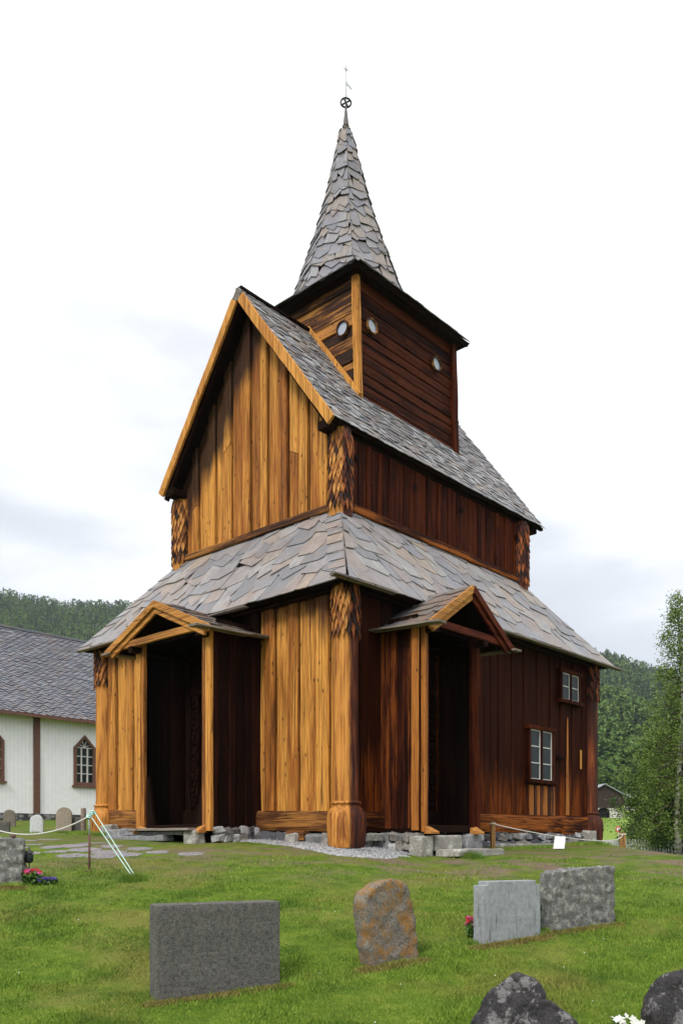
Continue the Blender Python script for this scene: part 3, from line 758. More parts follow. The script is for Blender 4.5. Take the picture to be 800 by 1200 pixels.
pw = porch(lambda s, o, z: (-o, s, z), 1.38, 2.59, 5.30, 2.36, 6.04, 5.42, 4.60, .33,
      (m_pside, (m_bright, m_bright), (m_brighty, m_brighty), m_brighty), .30, m_greywood, m_porch_s,
      'gabled west porch with golden posts and a dark open doorway', (.30, .28), 1, ((2.30, 1, .45), (6.06, -1, .1)), 'y')
m_sp_side = wood('south_porch_boards', (.26, .07, .014), (.06, .014, .006), (.015, .005, .0035), stain=.65, rough=.65, spec=.06, bias=-.09)
ps = porch(lambda s, o, z: (s, -o, z), 1.14, 1.07, 3.15, .92, 4.0, 5.55, 4.52, .32,
      (m_sp_side, (m_orange, m_south), (m_brightx, m_southx), m_southx), .27, m_greywoody, m_porch_s,
      'gabled south porch with a dark open doorway', (.16, .28), 1, ((.80, 1, .40), (4.1, -1, .15)), 'x')
mb = MB(); boards(mb, (1.07 - .115, -.96, 0), (0, -1, 0), (-1, 0, 0), .20, lambda u: .30, lambda u: 4.53, (.11, .16), t=.03, alt=.012, seed=4, j=.004, seg=8); mb.build('corner_boards', m_orange, ps)
# a board seat against the right side inside the west porch
mb = MB(); mb.box(-1.22, -.5, 2.70, 2.98, 1.18, 1.26); mb.box(-1.22, -.5, 2.90, 2.98, .60, 1.18); mb.build('bench', m_portal, pw)
# light board of the lower wall right beside the south porch side
mb = MB(); mb.beam((.80, -.02, .3), (.80, -.02, 5.4), .12, .1); mb.build('plank', m_south, south)

# --- square windows in the south wall
m_glass = NT('window_glass', .12, .13); m_glass.color((.02, .028, .028)); m_glass = m_glass.m
m_wh = flat('white_glazing_bar', (.55, .53, .50), .6, .3, .15, 20)
def sqwin(x0, x1, z0, z1, rows):
    y = -.10; fw = .11
    mb = MB(); P = lambda x, z: (x, y, z)
    mb.beam((x0 - .05, y - .03, z1 - fw / 2), (x1 + .05, y - .03, z1 - fw / 2), .13, fw, j=.003, seg=3)
    mb.beam((x0 - .08, y - .05, z0 + fw / 2), (x1 + .08, y - .05, z0 + fw / 2), .17, fw, j=.003, seg=3)
    for x in (x0 + fw / 2, x1 - fw / 2): mb.beam((x, y - .02, z0 + fw + .002), (x, y - .02, z1 - fw - .002), fw, .11, (0, 1, 0), .003, 3)
    xm = (x0 + x1) / 2; mb.beam((xm, y - .025, z0 + fw + .002), (xm, y - .025, z1 - fw - .002), .10, .09, (0, 1, 0), .002, 3)
    w = mb.build('window', m_south, church, label='small two-light window in the dark south wall')
    mb = MB()
    for a, b in ((x0 + fw, xm - .05), (xm + .05, x1 - fw)):
        zz0, zz1 = z0 + fw, z1 - fw; t = .032
        mb.box(a, b, y - .045, y - .005, zz0, zz0 + t); mb.box(a, b, y - .045, y - .005, zz1 - t, zz1)
        mb.box(a, a + t, y - .043, y - .007, zz0 + t, zz1 - t); mb.box(b - t, b, y - .043, y - .007, zz0 + t, zz1 - t)
        for q in range(1, rows):
            z = zz0 + (zz1 - zz0) * q / rows; mb.box(a + t, b - t, y - .042, y - .008, z - .014, z + .014)
    mb.build('casement', m_wh, w)
    mb = MB()
    for a, b in ((x0 + fw, xm - .05), (xm + .05, x1 - fw)): mb.box(a + .004, b - .004, y - .022, y - .018, z0 + fw + .004, z1 - fw - .004)
    mb.build('pane', m_glass, w)
sqwin(7.05, 8.42, 1.64, 3.19, 3); sqwin(8.78, 9.98, 3.98, 4.95, 2)
# weathered golden runs where rain strips the tar (real bare boards let into the wall)
for x, z0, z1, w in ((9.28, .84, 3.6, .20),):
    mb = MB(); mb.plate([(x - w / 2, -.098, z0), (x + w / 2, -.098, z0), (x + w * .1, -.098, z1), (x - w * .1, -.098, z1)], NS, .012); mb.build('bare_plank', m_orange, south)
mb = MB(); mb.box(10.05, 10.12, -.115, -.09, 2.2, 2.75); mb.build('patch', m_bright, south)
m_runs = wood('stripped_plank', (.45, .15, .025), (.11, .025, .007), (.03, .008, .004), stain=.8, bias=-.15)
mb = MB()
boards(mb, (7.2, -.075, 0), (1, 0, 0), NS, 1.40, lambda u: .80, lambda u: 1.60, (.17, .25), t=.02, alt=.008, seed=6); mb.build('bare_plank', m_runs, south, label='golden streaked planks below the window')
mb = MB(); mb.beam((8.72, -.12, 2.45), (8.95, -.12, 2.45), .1, .12); mb.build('hinge_hook', m_dark, south)

# --- dry-stone foundation
m_found = stone('foundation_stone', (.34, .34, .34), (.20, .20, .21), (.05, .05, .055), sc=1., streak=(.5, .5, .5))
m_found2 = stone('foundation_block', (.40, .38, .33), (.28, .26, .23), (.08, .075, .07), lich=(.5, .5, .45), lamt=.3)
m_rubble = NT('rubble_stones', .9, .15); i_ = m_rubble.island(); a_ = m_rubble.noise(m_rubble.co, 7, 6, .7)
b_ = m_rubble.ramp(i_, [(0., (.09, .09, .10)), (.2, (.22, .22, .22)), (.4, (.36, .36, .36)), (.55, (.14, .13, .13)), (.7, (.52, .52, .52)), (.85, (.27, .25, .22))], const=True)
m_rubble.color(m_rubble.mix(m_rubble.rng(a_, .35, .55, .65, 0), b_, (.05, .05, .05))); m_rubble.bump(a_, .7, .03); m_rubble = m_rubble.m
def found_stone(cx, cy, cz, sx, sy, sz, name='foundation_stone', mat=None, seed=0, disp=.03, rot=0.0):
    o = rock(name, [(-sx / 2, -sz / 2), (sx / 2, -sz / 2 * .95), (sx / 2 * .96, sz / 2), (-sx / 2 * .93, sz / 2 * .92)], sy, mat or m_found, church, disp, 3, 3.2, bev=min(sx, sy, sz) * .12, seed=seed)
    o.rotation_euler = (0, 0, rot); o.location = (cx, cy, cz); return o
g = lambda a, b: gz(*w2(a, b))
mb = MB(); mb.box(.16, A1 - .16, .16, B1 - .16, -.7, .62); mb.box(1.2, 3.0, -.95, .1, -.7, .25); mb.box(-1.2, .1, 2.8, 5.1, -.4, .27); mb.build('light_blocker', m_dark, church)  # dark boxes added under church and porches to block light
def foundation():
    vs = []; R = random.Random(9); bmj = bmesh.new()
    def run(n, fn):
        for i in range(n):
            (x, y, z), sx, sy, sz = fn(i, R)
            r = bmesh.ops.create_cube(bmj, size=1.)
            for v in r['verts']:
                v.co = Vector((v.co.x * sx * R.uniform(.6, 1.12), v.co.y * sy * R.uniform(.7, 1.12), v.co.z * sz * R.uniform(.55, 1.08)))
            ro = Matrix.Rotation(R.uniform(-.22, .22), 3, 'X') @ Matrix.Rotation(R.uniform(-.22, .22), 3, 'Y') @ Matrix.Rotation(R.uniform(-.3, .3), 3, 'Z')
            for v in r['verts']: v.co = ro @ v.co + Vector((x, y, z))
    def west_(i, R):
        b = i * .36 + R.uniform(-.1, .1); zg = gz(*w2(-.05, b)); return (-.02, b, (zg + zb_sill_w(b)) / 2 - .05), .30, R.uniform(.3, .5), max(.16, zb_sill_w(b) - zg + .06)
    def south_(i, R):
        a = 4.2 + i * .17 ; lvl = i % 2; zg = gz(*w2(a, -.05)); h = (zb_sill_s(a) - zg) / 2
        return (a, -.02 - .05 * R.random(), zg + h * (.45 + lvl)), R.uniform(.3, .48), .30, max(.12, h * 1.05)
    def south2(i, R):
        a = .3 + i * .3; zg = gz(*w2(a, -.05)); return (a, .05, zg + .12), R.uniform(.25, .4), .3, .3
    run(12, lambda i, R: ((1.02 + .05 * R.random(), -.1 - (i // 2) * .18, g(1., -.5) + .10 + .2 * (i % 2)), .3, .26, .24))
    run(10, lambda i, R: ((3.15, -.1 - (i // 2) * .2, g(3., -.5) + .10 + .2 * (i % 2)), .3, .26, .24))
    run(12, lambda i, R: ((-.1 - (i // 2) * .22, 2.62, g(-.5, 2.6) + .06 + .16 * (i % 2)), .28, .26, .2))
    run(26, west_); run(38, south_); run(12, south2)
    # back walls
    run(22, lambda i, R: ((A1, i * .42, .0), .3, .44, .9)); run(26, lambda i, R: ((i * .42, B1, .1), .44, .3, .9))
    bmesh.ops.bevel(bmj, geom=bmj.edges[:], offset=.02, segments=1, affect='EDGES')
    bmesh.ops.subdivide_edges(bmj, edges=[e for e in bmj.edges if e.calc_length() > .08], cuts=2, use_grid_fill=True)
    bmj.normal_update()
    of = [v.normal * mnoise.fractal(v.co * 5, 1., 2., 3) * .03 for v in bmj.verts]
    for v, q in zip(bmj.verts, of): v.co += q
    me = D.meshes.new('foundation'); bmj.to_mesh(me); bmj.free(); me.materials.append(m_rubble)
    o = D.objects.new('foundation', me); COL.objects.link(o); o.parent = church; o['label'] = 'rough dry-stone foundation of grey boulders'
foundation()
g = lambda a, b: gz(*w2(a, b))
# porch steps: blocks under the south porch front and the slab step
found_stone(1.05, -1.30, g(1.05, -1.3) + .20, .42, .32, .46, mat=m_found2, seed=1)
found_stone(1.85, -1.28, g(1.85, -1.3) + .28, 1.0, .34, .34, mat=m_found2, seed=2, disp=.02, name='step_stone')
found_stone(2.85, -1.26, g(2.9, -1.3) + .22, .62, .34, .42, seed=3)
found_stone(2.2, -1.88, g(2.2, -1.7) + .07, 1.75, .60, .16, mat=m_found2, seed=4, disp=.025, name='step_slab')
found_stone(3.7, -.35, g(3.7, -.3) + .14, .7, .25, .30, seed=14)
found_stone(.55, -.32, g(.5, -.3) + .24, .55, .3, .16, seed=5, mat=m_found2)
found_stone(10.35, -.35, g(10.3, -.3) + .18, .45, .3, .40, seed=6, mat=m_found2)
found_stone(6.6, -.62, g(6.6, -.6) + .05, 3.6, .28, .13, seed=7, mat=m_found2, disp=.012, name='kerb_stone')
# west porch steps
found_stone(-1.70, 3.0, g(-1.6, 3.0) + .12, .42, .3, .34, seed=8, mat=m_found2, rot=-math.pi / 2)
found_stone(-1.75, 4.9, g(-1.6, 4.3) + .06, 2.1, .34, .13, seed=9, rot=-math.pi / 2, name='step_slab')
found_stone(-1.62, 4.4, g(-1.6, 4.3) + .17, 2.2, .5, .08, seed=10, rot=-math.pi / 2, disp=.012, name='step_slab')
found_stone(-1.58, 5.9, g(-1.5, 5.9) + .10, .9, .4, .25, seed=11, rot=-math.pi / 2)
mb = MB(); mb.beam((-1.62, 2.9, .34), (-1.62, 5.1, .34), .34, .055, j=.005, seg=5); mb.build('porch_step_board', m_greywoody, pw)
found_stone(-.35, 8.3, g(-.4, 8.3) + .12, .55, .35, .3, seed=12, rot=-math.pi / 2, mat=m_found2)
found_stone(-.36, 1.3, g(-.3, 1.0) + .10, .3, .3, .26, seed=15, rot=-math.pi / 2, mat=m_found2)
found_stone(-.3, -.35, g(-.3, -.4) + .02, .9, .25, .08, seed=13, rot=-ANG, disp=.01)

# ================================================================== THE WHITE CHURCH
m_white = NT('white_boards', .6, .3)
s_ = m_white.sep(); w_ = m_white.math('FRACT', m_white.math('MULTIPLY', s_[0], 5.5))
nn = m_white.noise(m_white.co, 3, 5, .6)
cc = m_white.mix(m_white.rng(nn, .3, .7), (.84, .83, .84), (.92, .91, .92))
m_white.color(m_white.mix(m_white.rng(w_, .0, .16, .45, 0), cc, (.42, .42, .40))); m_white.bump(m_white.rng(w_, 0, .1), .5, .01)
m_white = m_white.m
m_brown = flat('brown_trim_paint', (.145, .070, .050), .6, .3, .15, 8)
m_dslate = slate('diamond_slates', [(.19, .20, .24), (.24, .25, .285), (.17, .18, .215), (.28, .28, .31), (.21, .215, .25)], 1.5)
WB = 24.5; wc_a, wc_b = -6.0, 24.0
wxy = w2(wc_a, WB)
wch = empty('white_church', (wxy[0], wxy[1], 0), ANG, label='white boarded church with grey diamond slate roof and pointed windows', cat='church')
def white_church():
    L = 30.0; Dp = 11.; zb, ze, zr2 = 1.40, 6.15, 10.9
    # wall shell with window holes: south side built of panels around the openings
    wins = [(x - wc_a) for x in (4.42, 8.95, 13.5, 18.0)]; ww = 1.16; z0, z1, zp = 2.78, 4.55, 5.15
    mb = MB(); x = 0.
    for c in wins:
        mb.box(x, c - ww / 2, 0, .2, zb, ze); mb.box(c - ww / 2, c + ww / 2, 0, .2, zb, z0); mb.box(c - ww / 2, c + ww / 2, 0, .2, zp, ze)
        for sg in (-1, 1): mb.plate([(c + sg * ww / 2, 0, z1), (c, 0, zp), (c + sg * ww / 2, 0, zp)], (0, 1, 0), .2)
        x = c + ww / 2
    mb.box(x, L, 0, .2, zb, ze); mb.box(0, L, Dp - .2, Dp, zb, ze)
    for xx in (0, L - .2):
        mb.box(xx, xx + .2, .2, Dp - .2, zb, ze); mb.plate([(xx, 0, ze), (xx, Dp, ze), (xx, Dp / 2, zr2)], (1, 0, 0), .2)
    mb.build('wall', m_white, wch)
    mb = MB(); mb.box(-.05, L + .05, -.08, .12, .2, zb - .004); mb.box(-.05, .15, .12, Dp, .2, zb - .004); mb.build('foundation', m_wfound, wch)
    mb = MB(); ov = .45
    for i, (y0, y1, sg) in enumerate(((-ov, Dp / 2, -1), (Dp + ov, Dp / 2, 1))):
        k = (zr2 - ze) / (Dp / 2); zo = ze - ov * k
        P = [Vector((-.5, y0, zo)), Vector((L + .5, y0, zo)), Vector((L + .5, y1, zr2)), Vector((-.5, y1, zr2))]
        U = Vector((1, 0, 0)); V = (P[3] - P[0]).normalized(); N = U.cross(V).normalized(); N = N if N.z > 0 else -N
        mb.cur = 1; mb.plate([p - N * .1 for p in P], N, .1); mb.cur = 0
        LL = (P[3] - P[0]).length
        if i == 0: slates(mb, P[0], U, V, [(0, 0), (22, 0), (22, LL), (0, LL)], .155, .3, .34, .03, seed=3, style='diamond', lap=1.6)
    r = mb.build('roof', [m_dslate, m_brown], wch)
    mb = MB(); mb.box(-.5, L + .5, -ov - .09, -ov - .0, ze - ov * .86 - .11, ze - ov * .86 + .03); mb.build('gutter_board', m_brown, r)
    mb = MB(); mb.beam((-.5, Dp / 2, zr2 + .06), (L + .5, Dp / 2, zr2 + .06), .25, .1); mb.build('ridge_cap', m_dslate, r)
    for c in (6.52 - wc_a, 6.52 - wc_a + 5.5, 6.52 - wc_a - 5.5):
        mb = MB(); mb.box(c - .15, c + .15, -.07, -.002, zb, ze - .25); mb.build('trim_board', m_brown, wch)
    mpane = m_glass
    for c in wins:
        fr = MB(); t = .15; y = -.06
        h = ww / 2
        def arc(off): return [(c - h + off, z0 + off), (c - h + off, z1 - off * .3), (c, zp - off * 1.1), (c + h - off, z1 - off * .3), (c + h - off, z0 + off)]
        a, b = arc(0), arc(t); n = 5
        for i in range(n):
            j = (i + 1) % n
            fr.hexa([(a[i][0], y, a[i][1]), (a[j][0], y, a[j][1]), (b[j][0], y, b[j][1]), (b[i][0], y, b[i][1])], [(q[0], .05, q[1]) for q in (a[i], a[j], b[j], b[i])])
        fr.box(c - h - .08, c + h + .08, -.12, -.003, z0 - .10, z0 - .002)
        w = fr.build('window', m_brown, wch)
        ml = MB()
        for xx in (-.16, .16): ml.box(c + xx - .035, c + xx + .035, -.0, .05, z0 + t, z1 + .02)
        for q in range(1, 5): z = z0 + t + (z1 - z0 - t) * q / 4; ml.box(c - h + t, c + h - t, .004, .046, z - .022, z + .022)
        for i in range(4):
            th = math.pi * (i + .5) / 4; ml.beam((c, .025, z1 + .02), (c + .33 * math.cos(th), .025, z1 + .02 + .36 * math.sin(th)), .03, .03)
        ml.build('glazing_bars', m_wh, w)
        pn = MB(); pn.add([(q[0], .052, q[1]) for q in arc(t * .8)], [(0, 1, 2, 3, 4)]); pn.build('pane', mpane, w)
m_wfound = NT('mortared_stone', .9, .2)
vv = m_wfound.voro(m_wfound.mapv((1, 1, 1.8)), 3.6, 'Color'); vd = m_wfound.voro(m_wfound.mapv((1, 1, 1.8)), 3.6)
m_wfound.color(m_wfound.mix(m_wfound.rng(vd, .38, .5), m_wfound.mix(.93, vv, (.22, .21, .20)), (.06, .06, .06))); m_wfound = m_wfound.m
white_church()

# ================================================================== GRAVESTONES
m_g1 = stone('dark_granite', (.165, .155, .140), (.095, .090, .082), (.035, .035, .034), sc=.8, speck=(.26, .26, .25), bumps=.9)
m_g2 = stone('lichened_stone', (.24, .215, .18), (.16, .14, .115), (.045, .04, .035), lich=(.30, .15, .035), lamt=.9, sc=1.1, speck=(.5, .48, .42), bumps=.9)
m_g3 = stone('pale_granite', (.33, .35, .36), (.26, .28, .29), (.19, .19, .19), sc=.5, bumps=.2, streak=(.09, .09, .085))
m_g4 = stone('rough_granite', (.30, .30, .28), (.15, .15, .145), (.045, .045, .045), lich=(.42, .41, .36), lamt=.4, sc=2.0, bumps=1.0)
m_g5 = stone('blackish_rock', (.085, .078, .080), (.040, .038, .040), (.014, .014, .015), lich=(.26, .25, .25), lamt=.1, sc=1.5, bumps=1.)
m_flower_r = flat('crimson_petals', (.36, .012, .03), .6, .3, .4, 30); m_flower_p = flat('violet_petals', (.06, .022, .24), .6, .3, .4, 30)
m_flower_w = flat('white_petals', (.62, .62, .56), .6, .3, .1, 30); m_flower_k = flat('pink_petals', (.42, .05, .20), .6, .3, .3, 30)
m_leaf = flat('flower_leaves', (.06, .13, .02), .6, .3, .4, 20)

def stand(o, uvl, uvr, sink=.05, lean_=0.0):
    """stand a stone whose front base runs between two seen ground points"""
    a, b = ground_at(*uvl), ground_at(*uvr)
    o.location = (a.x, a.y, min(a.z, b.z) - sink); o.rotation_euler = (lean_, 0, math.atan2(b.y - a.y, b.x - a.x)); return (b - a).length, a, b
def wid(uvl, uvr): return (ground_at(*uvr) - ground_at(*uvl)).length
# dark slab
L = wid((184, 1176), (328, 1155)); h = 1.03
o = rock('gravestone', [(0, 0), (L, 0), (L, h), (0, h - .0)], .27, m_g1, None, .006, 4, 9, bev=.012); stand(o, (184, 1176), (328, 1155), .06)
tag(o, 'wide low dark grey rectangular gravestone, nearest on the lawn', 'gravestone')
# rounded lichen stone
L = wid((437, 1136), (496, 1125)) ; H = 1.0
ol = [(0, 0), (L, 0), (L * .99, .30), (L * .93, .62), (L * .82, .88), (L * .68, 1.03), (L * .40, 1.06), (L * .12, .99), (-L * .06, .92), (-L * .16, .80), (-L * .10, .3)]
o = rock('gravestone', ol, .22, m_g2, None, .022, 4, 7, bev=.03, seed=3); stand(o, (437, 1136), (496, 1125), .05, -.02); o.rotation_euler.z += .12
tag(o, 'leaning round-topped brown gravestone covered in orange lichen', 'gravestone')
# pale granite with shoulders
L = wid((566, 1109), (637, 1098)); H = .85
ol = [(0, 0), (L, 0), (L, H - .05), (L * .92, H - .05), (L * .92, H), (L * .08, H), (L * .08, H - .05), (0, H - .05)]
o = rock('gravestone', ol, .20, m_g3, None, .004, 3, 6, bev=.008); stand(o, (566, 1109), (637, 1098), .06); o.rotation_euler.z += .08
tag(o, 'smooth pale grey gravestone with small stepped shoulders, flowers at both sides', 'gravestone')
# rough granite
L = wid((650, 1093), (720, 1082)); H = .90
ol = [(0, 0), (L, 0), (L * 1.0, H * .5), (L * .985, H), (L * .5, H * .99), (-.03, H * .93), (-.01, H * .4)]
o = rock('gravestone', ol, .26, m_g4, None, .028, 4, 11, bev=.015, seed=6); stand(o, (650, 1093), (720, 1082), .06)
tag(o, 'rough hewn mottled grey gravestone, right of the smooth pale one', 'gravestone')
# left edge stone
p = ground_at(27, 1037)
o = rock('gravestone', [(-.75, -.05), (0, -.05), (.0, .3), (-.02, .72), (-.2, .76), (-.6, .74), (-.75, .6)], .25, m_g4, None, .05, 4, 6, bev=.02, seed=9); o.location = p; o.rotation_euler = (0, 0, .1)
tag(o, 'rough grey gravestone cut by the left picture edge, lantern beside it', 'gravestone')
mb = MB(); mb.lathe((0, 0, 0), [(.03, .0), (.05, .012), (.05, .05), (.02, .07)], 12)
o = mb.build('bronze_bird', flat('bronze', (.10, .05, .035), .6, .4, .3, 20)); o.location = (p.x - .20, p.y + .10, p.z + .755); o.name = 'candle_cup'
tag(o, 'small brown cup on top of the rough stone at the left edge', 'cup')
# foreground rocks
def near(u, v, Y): return Vector(((u - UC) / F * Y, Y, -(v - VH) / F * Y))
def ppoly(pts, Y, zb):
    q = [near(u, v, Y) for u, v in pts]; return [(a.x, a.z) for a in q]
Y = 7.35; base = gz(1.5, Y)
pts = [(543, 1206), (556, 1182), (571, 1158), (588, 1146), (604, 1138), (623, 1144), (634, 1162), (640, 1206)]
q = ppoly(pts, Y, 0); x0 = q[0][0]
ol = [(q[0][0] - x0 - .06, -.02)] + [(a - x0, z - base) for a, z in q] + [(q[-1][0] - x0 + .04, -.02)]
o = rock('gravestone', ol[::-1], .30, m_g5, None, .05, 4, 4, bev=.03, seed=2); o.location = (x0, Y, base); o.rotation_euler = (-.30, 0, -.25)
q2 = ppoly([(600, 1230), (608, 1190), (622, 1166), (640, 1167), (657, 1177), (673, 1190), (682, 1215), (684, 1230)], Y, 0)
o2 = rock('broken_corner', ([(a - x0, z - base) for a, z in q2])[::-1], .22, m_g5, o, .03, 4, 5, bev=.02, seed=5); o2.location = (0, -.16, -.02); o2.rotation_euler = (.10, 0, .12)
tag(o, 'jagged blackish stone with two peaks at the bottom edge', 'gravestone')
pts = [(768, 1206), (767, 1184), (778, 1168), (790, 1148), (806, 1138), (850, 1134), (880, 1160), (885, 1206)]
q = ppoly(pts, Y, 0); x0 = q[0][0]
ol = [(q[0][0] - x0 - .03, -.02)] + [(a - x0, z - base) for a, z in q] + [(q[-1][0] - x0 + .04, -.02)]
o = rock('gravestone', ol[::-1], .30, m_g5, None, .06, 4, 4, bev=.03, seed=8); o.location = (x0, Y, base); o.rotation_euler = (-.28, 0, .0)
tag(o, 'blackish rounded stone in the bottom right corner', 'gravestone')
# distant gravestones on the left
def arch(w, h, n=8, r=1.0): return [(-w / 2, 0), (w / 2, 0)] + [(w / 2 * math.cos(math.pi * i / n), h - w / 2 * r + w / 2 * r * math.sin(math.pi * i / n)) for i in range(n + 1)]
m_ga = stone('tan_stone', (.42, .35, .28), (.34, .28, .22), (.14, .12, .10), bumps=.3); m_gb = stone('white_marble', (.68, .70, .72), (.60, .62, .64), (.3, .3, .3), bumps=.3)
m_gc = stone('brownish_stone', (.26, .22, .18), (.18, .15, .13), (.08, .07, .06), bumps=.4)
for u, v, wp, hp, mt, lab, fl in ((75, 974, 18, 29, m_ga, 'tan round-topped gravestone before the white church', 0), (43, 976, 15, 22, m_gb, 'small white round-topped gravestone', 0),
                                  (11, 969, 14, 21, m_gc, 'brown round-topped gravestone at the far left', 0), (2, 976, 18, 14, m_g1, 'low dark gravestone cut by the left edge', 1),
                                  (91, 974, 13, 17, m_g1, 'dark square gravestone beside the wooden rope post', 1)):
    g_ = ground_at(u, v); s = g_.y / F
    o = rock('gravestone', (arch(wp * s, hp * s) if not fl else [(-wp * s / 2, 0), (wp * s / 2, 0), (wp * s / 2, hp * s), (-wp * s / 2, hp * s)]), .14, mt, None, .01, 2, 6, bev=.015)
    o.location = (g_.x, g_.y, g_.z - .02); o.rotation_euler = (0, 0, .15); tag(o, lab, 'gravestone')

# flowers
def flowers(name, loc, mats, n, r, h, label, sz=.022, spread=(1., 1.)):
    mb = MB(); R = random.Random(int(loc[0] * 100))
    for i in range(n * 3):
        a, d = R.uniform(0, 6.28), r * math.sqrt(R.random()); x, y = d * math.cos(a) * spread[0], d * math.sin(a) * spread[1]; z = h * R.uniform(.1, .8)
        t = Vector((R.uniform(-1, 1), R.uniform(-1, 1), R.uniform(.2, 1))).normalized() * .05; s = t.cross(Vector((R.uniform(-1, 1), R.uniform(-1, 1), 0))).normalized() * .014
        c = Vector((x, y, z)); mb.cur = 0; mb.add([c - s, c + t * .6 - s * 1.3, c + t, c + t * .6 + s * 1.3, c + s], [(0, 1, 2, 3, 4)])
    for i in range(n):
        a, d = R.uniform(0, 6.28), r * math.sqrt(R.random()); x, y = d * math.cos(a) * spread[0], d * math.sin(a) * spread[1]; z = h * R.uniform(.65, 1.15)
        mb.cur = 0; mb.tube([(x * .8, y * .8, 0), (x, y, z)], .003, 4)
        N = Vector((R.uniform(-.6, .6), R.uniform(-1, 0), R.uniform(.2, 1))).normalized(); T = N.cross(Vector((1, 0, .1))).normalized(); B = N.cross(T)
        mb.cur = 1 + R.randrange(len(mats))
        for k in range(5):
            th = k * 1.2566; dv = T * math.cos(th) + B * math.sin(th); pv = N.cross(dv); c = Vector((x, y, z)); q = sz * R.uniform(.8, 1.2)
            mb.add([c, c + dv * q * .6 + pv * q * .45 + N * q * .2, c + dv * q * 1.2 + N * q * .15, c + dv * q * .6 - pv * q * .45 + N * q * .2], [(0, 1, 2, 3)])
    o = mb.build(name, [m_leaf] + mats); o.location = loc; tag(o, label, 'flowers'); return o
flowers('flower_clump', ground_at(37, 1036), [m_flower_r, m_flower_k, m_flower_r], 60, .17, .22, 'crimson and pink flowers beside the left edge gravestone', .026)
flowers('flower_clump', ground_at(55, 1036), [m_flower_p], 80, .16, .08, 'low violet flowers right of the crimson ones', .028)
flowers('flower_clump', ground_at(554, 1099), [m_flower_r, m_flower_r, m_flower_k], 30, .09, .24, 'red flowers left of the smooth pale gravestone', .026)
flowers('flower_clump', ground_at(641, 1084), [m_flower_p, m_flower_p, m_flower_p, m_flower_r], 110, .10, .34, 'violet flowers between the two right-hand gravestones', .028, )
q = near(733, 1200, 7.3); flowers('flower_clump', (q.x, 7.3, gz(q.x, 7.3)), [m_flower_w], 13, .16, .25, 'white flowers at the bottom edge between two dark stones', .03)
# grave lantern
p = ground_at(32, 1036); p = Vector((p.x, p.y + .1, p.z))
mi = flat('dark_lantern_metal', (.02, .022, .02), .4, .5, .2, 10)
ln = empty('grave_lantern', p, label='black lantern on a short rod beside the left edge gravestone', cat='lantern')
mb = MB(); mb.tube([(0, 0, 0), (0, 0, .36)], .010); mb.build('rod', mi, ln)
mb = MB(); mb.lathe((0, 0, .34), [(.04, 0), (.065, .03), (.07, .13), (.045, .16)], 12); mb.build('glass_body', m_glass, ln)
mb = MB(); mb.lathe((0, 0, .5), [(.075, 0), (.06, .03), (.015, .055), (.012, .09)], 12); mb.build('lid', mi, ln)

# ================================================================== ROPES, POSTS, SHEET
m_postw = wood('round_post_wood', (.62, .36, .13), (.42, .22, .075), (.2, .09, .03), stain=.4)
m_rope = flat('white_rope', (.62, .60, .55), .9, .1, .2, 60); m_guy = flat('mint_guy_rope', (.52, .74, .66), .8, .1, .2, 60)
m_rust = flat('rusty_steel', (.12, .06, .045), .8, .3, .3, 30); m_gpost = flat('grey_old_post', (.22, .17, .14), .9, .1, .3, 10)
def wpost(u, vb, vt, r, mat, lab, cap=True):
    p = ground_at(u, vb); h = (vb - vt) / F * p.y; mb = MB()
    mb.lathe((0, 0, 0), [(r, -.1), (r, h * .5), (r * .97, h - .02), (r * .8, h)], 14, .05); o = mb.build('rope_post', mat); o.location = p; tag(o, lab, 'post'); return p, h
p1, h1 = wpost(577, 997, 963, .065, m_postw, 'pale round wooden post holding a rope, before the south wall')
rp2 = Vector(((729 - UC) / F * 27.5, 27.5, 0)); rp2.z = gz(rp2.x, rp2.y)
mb = MB(); h2 = .72; mb.lathe((0, 0, 0), [(.10, -.1), (.10, h2 * .5), (.10, h2 - .02), (.08, h2)], 14, .05); o = mb.build('rope_post', m_postw); o.location = rp2
tag(o, 'brownish round rope post right of the church corner', 'post')
mb = MB(); a = p1 + Vector((0, 0, h1 - .05)); b = rp2 + Vector((0, 0, h2 - .05)); m_ = a.lerp(b, .5)
pts = []
for i in range(25):
    t = i / 24; q = a.lerp(b, t); q.z -= .30 * 4 * t * (1 - t) * (1.1 - .2 * t); pts.append(q)
# keep the rope clear of the wall corner: bow it outwards
for i, q in enumerate(pts): t = i / 24; off = Vector((.741, -.672, 0)) * .9 * math.sin(math.pi * t); q += off
mb.tube(pts, .013, 6); mb.tube([a + Vector((.075 * math.cos(t), .075 * math.sin(t), 0)) for t in np.linspace(0, 6.3, 12)], .013, 5); mb.tube([b + Vector((.11 * math.cos(t), .11 * math.sin(t), 0)) for t in np.linspace(0, 6.3, 12)], .02, 5)
tag(mb.build('barrier_rope', m_rope), 'white rope slung along the south wall of the stave church', 'rope')
p3, h3 = wpost(98, 975, 947, .075, m_gpost, 'grey weathered wooden post beside the dark square gravestone')
p4 = ground_at(105, 1021); s = p4.y / F; h4 = 68 * s
stk = empty('metal_stake', p4, label='thin rusty metal stake tied with mint ropes on the left lawn', cat='stake')
mb = MB(); mb.tube([(0, 0, -.1), (0, 0, h4 * .62)], .020, 8); mb.build('lower_rod', m_rust, stk)
mb = MB(); mb.tube([(0, 0, h4 * .60), (-.01, 0, h4)], .014, 8); mb.build('upper_rod', flat('galvanised', (.35, .36, .36), .4, .5), stk)
mb = MB(); mb.lathe((0, 0, 0), [(.12, 0), (.12, .015), (.02, .03)], 10); mb.build('foot_plate', m_rust, stk)
top = p4 + Vector((0, 0, h4 - .05)); anc = ground_at(159, 1031)
mb = MB()
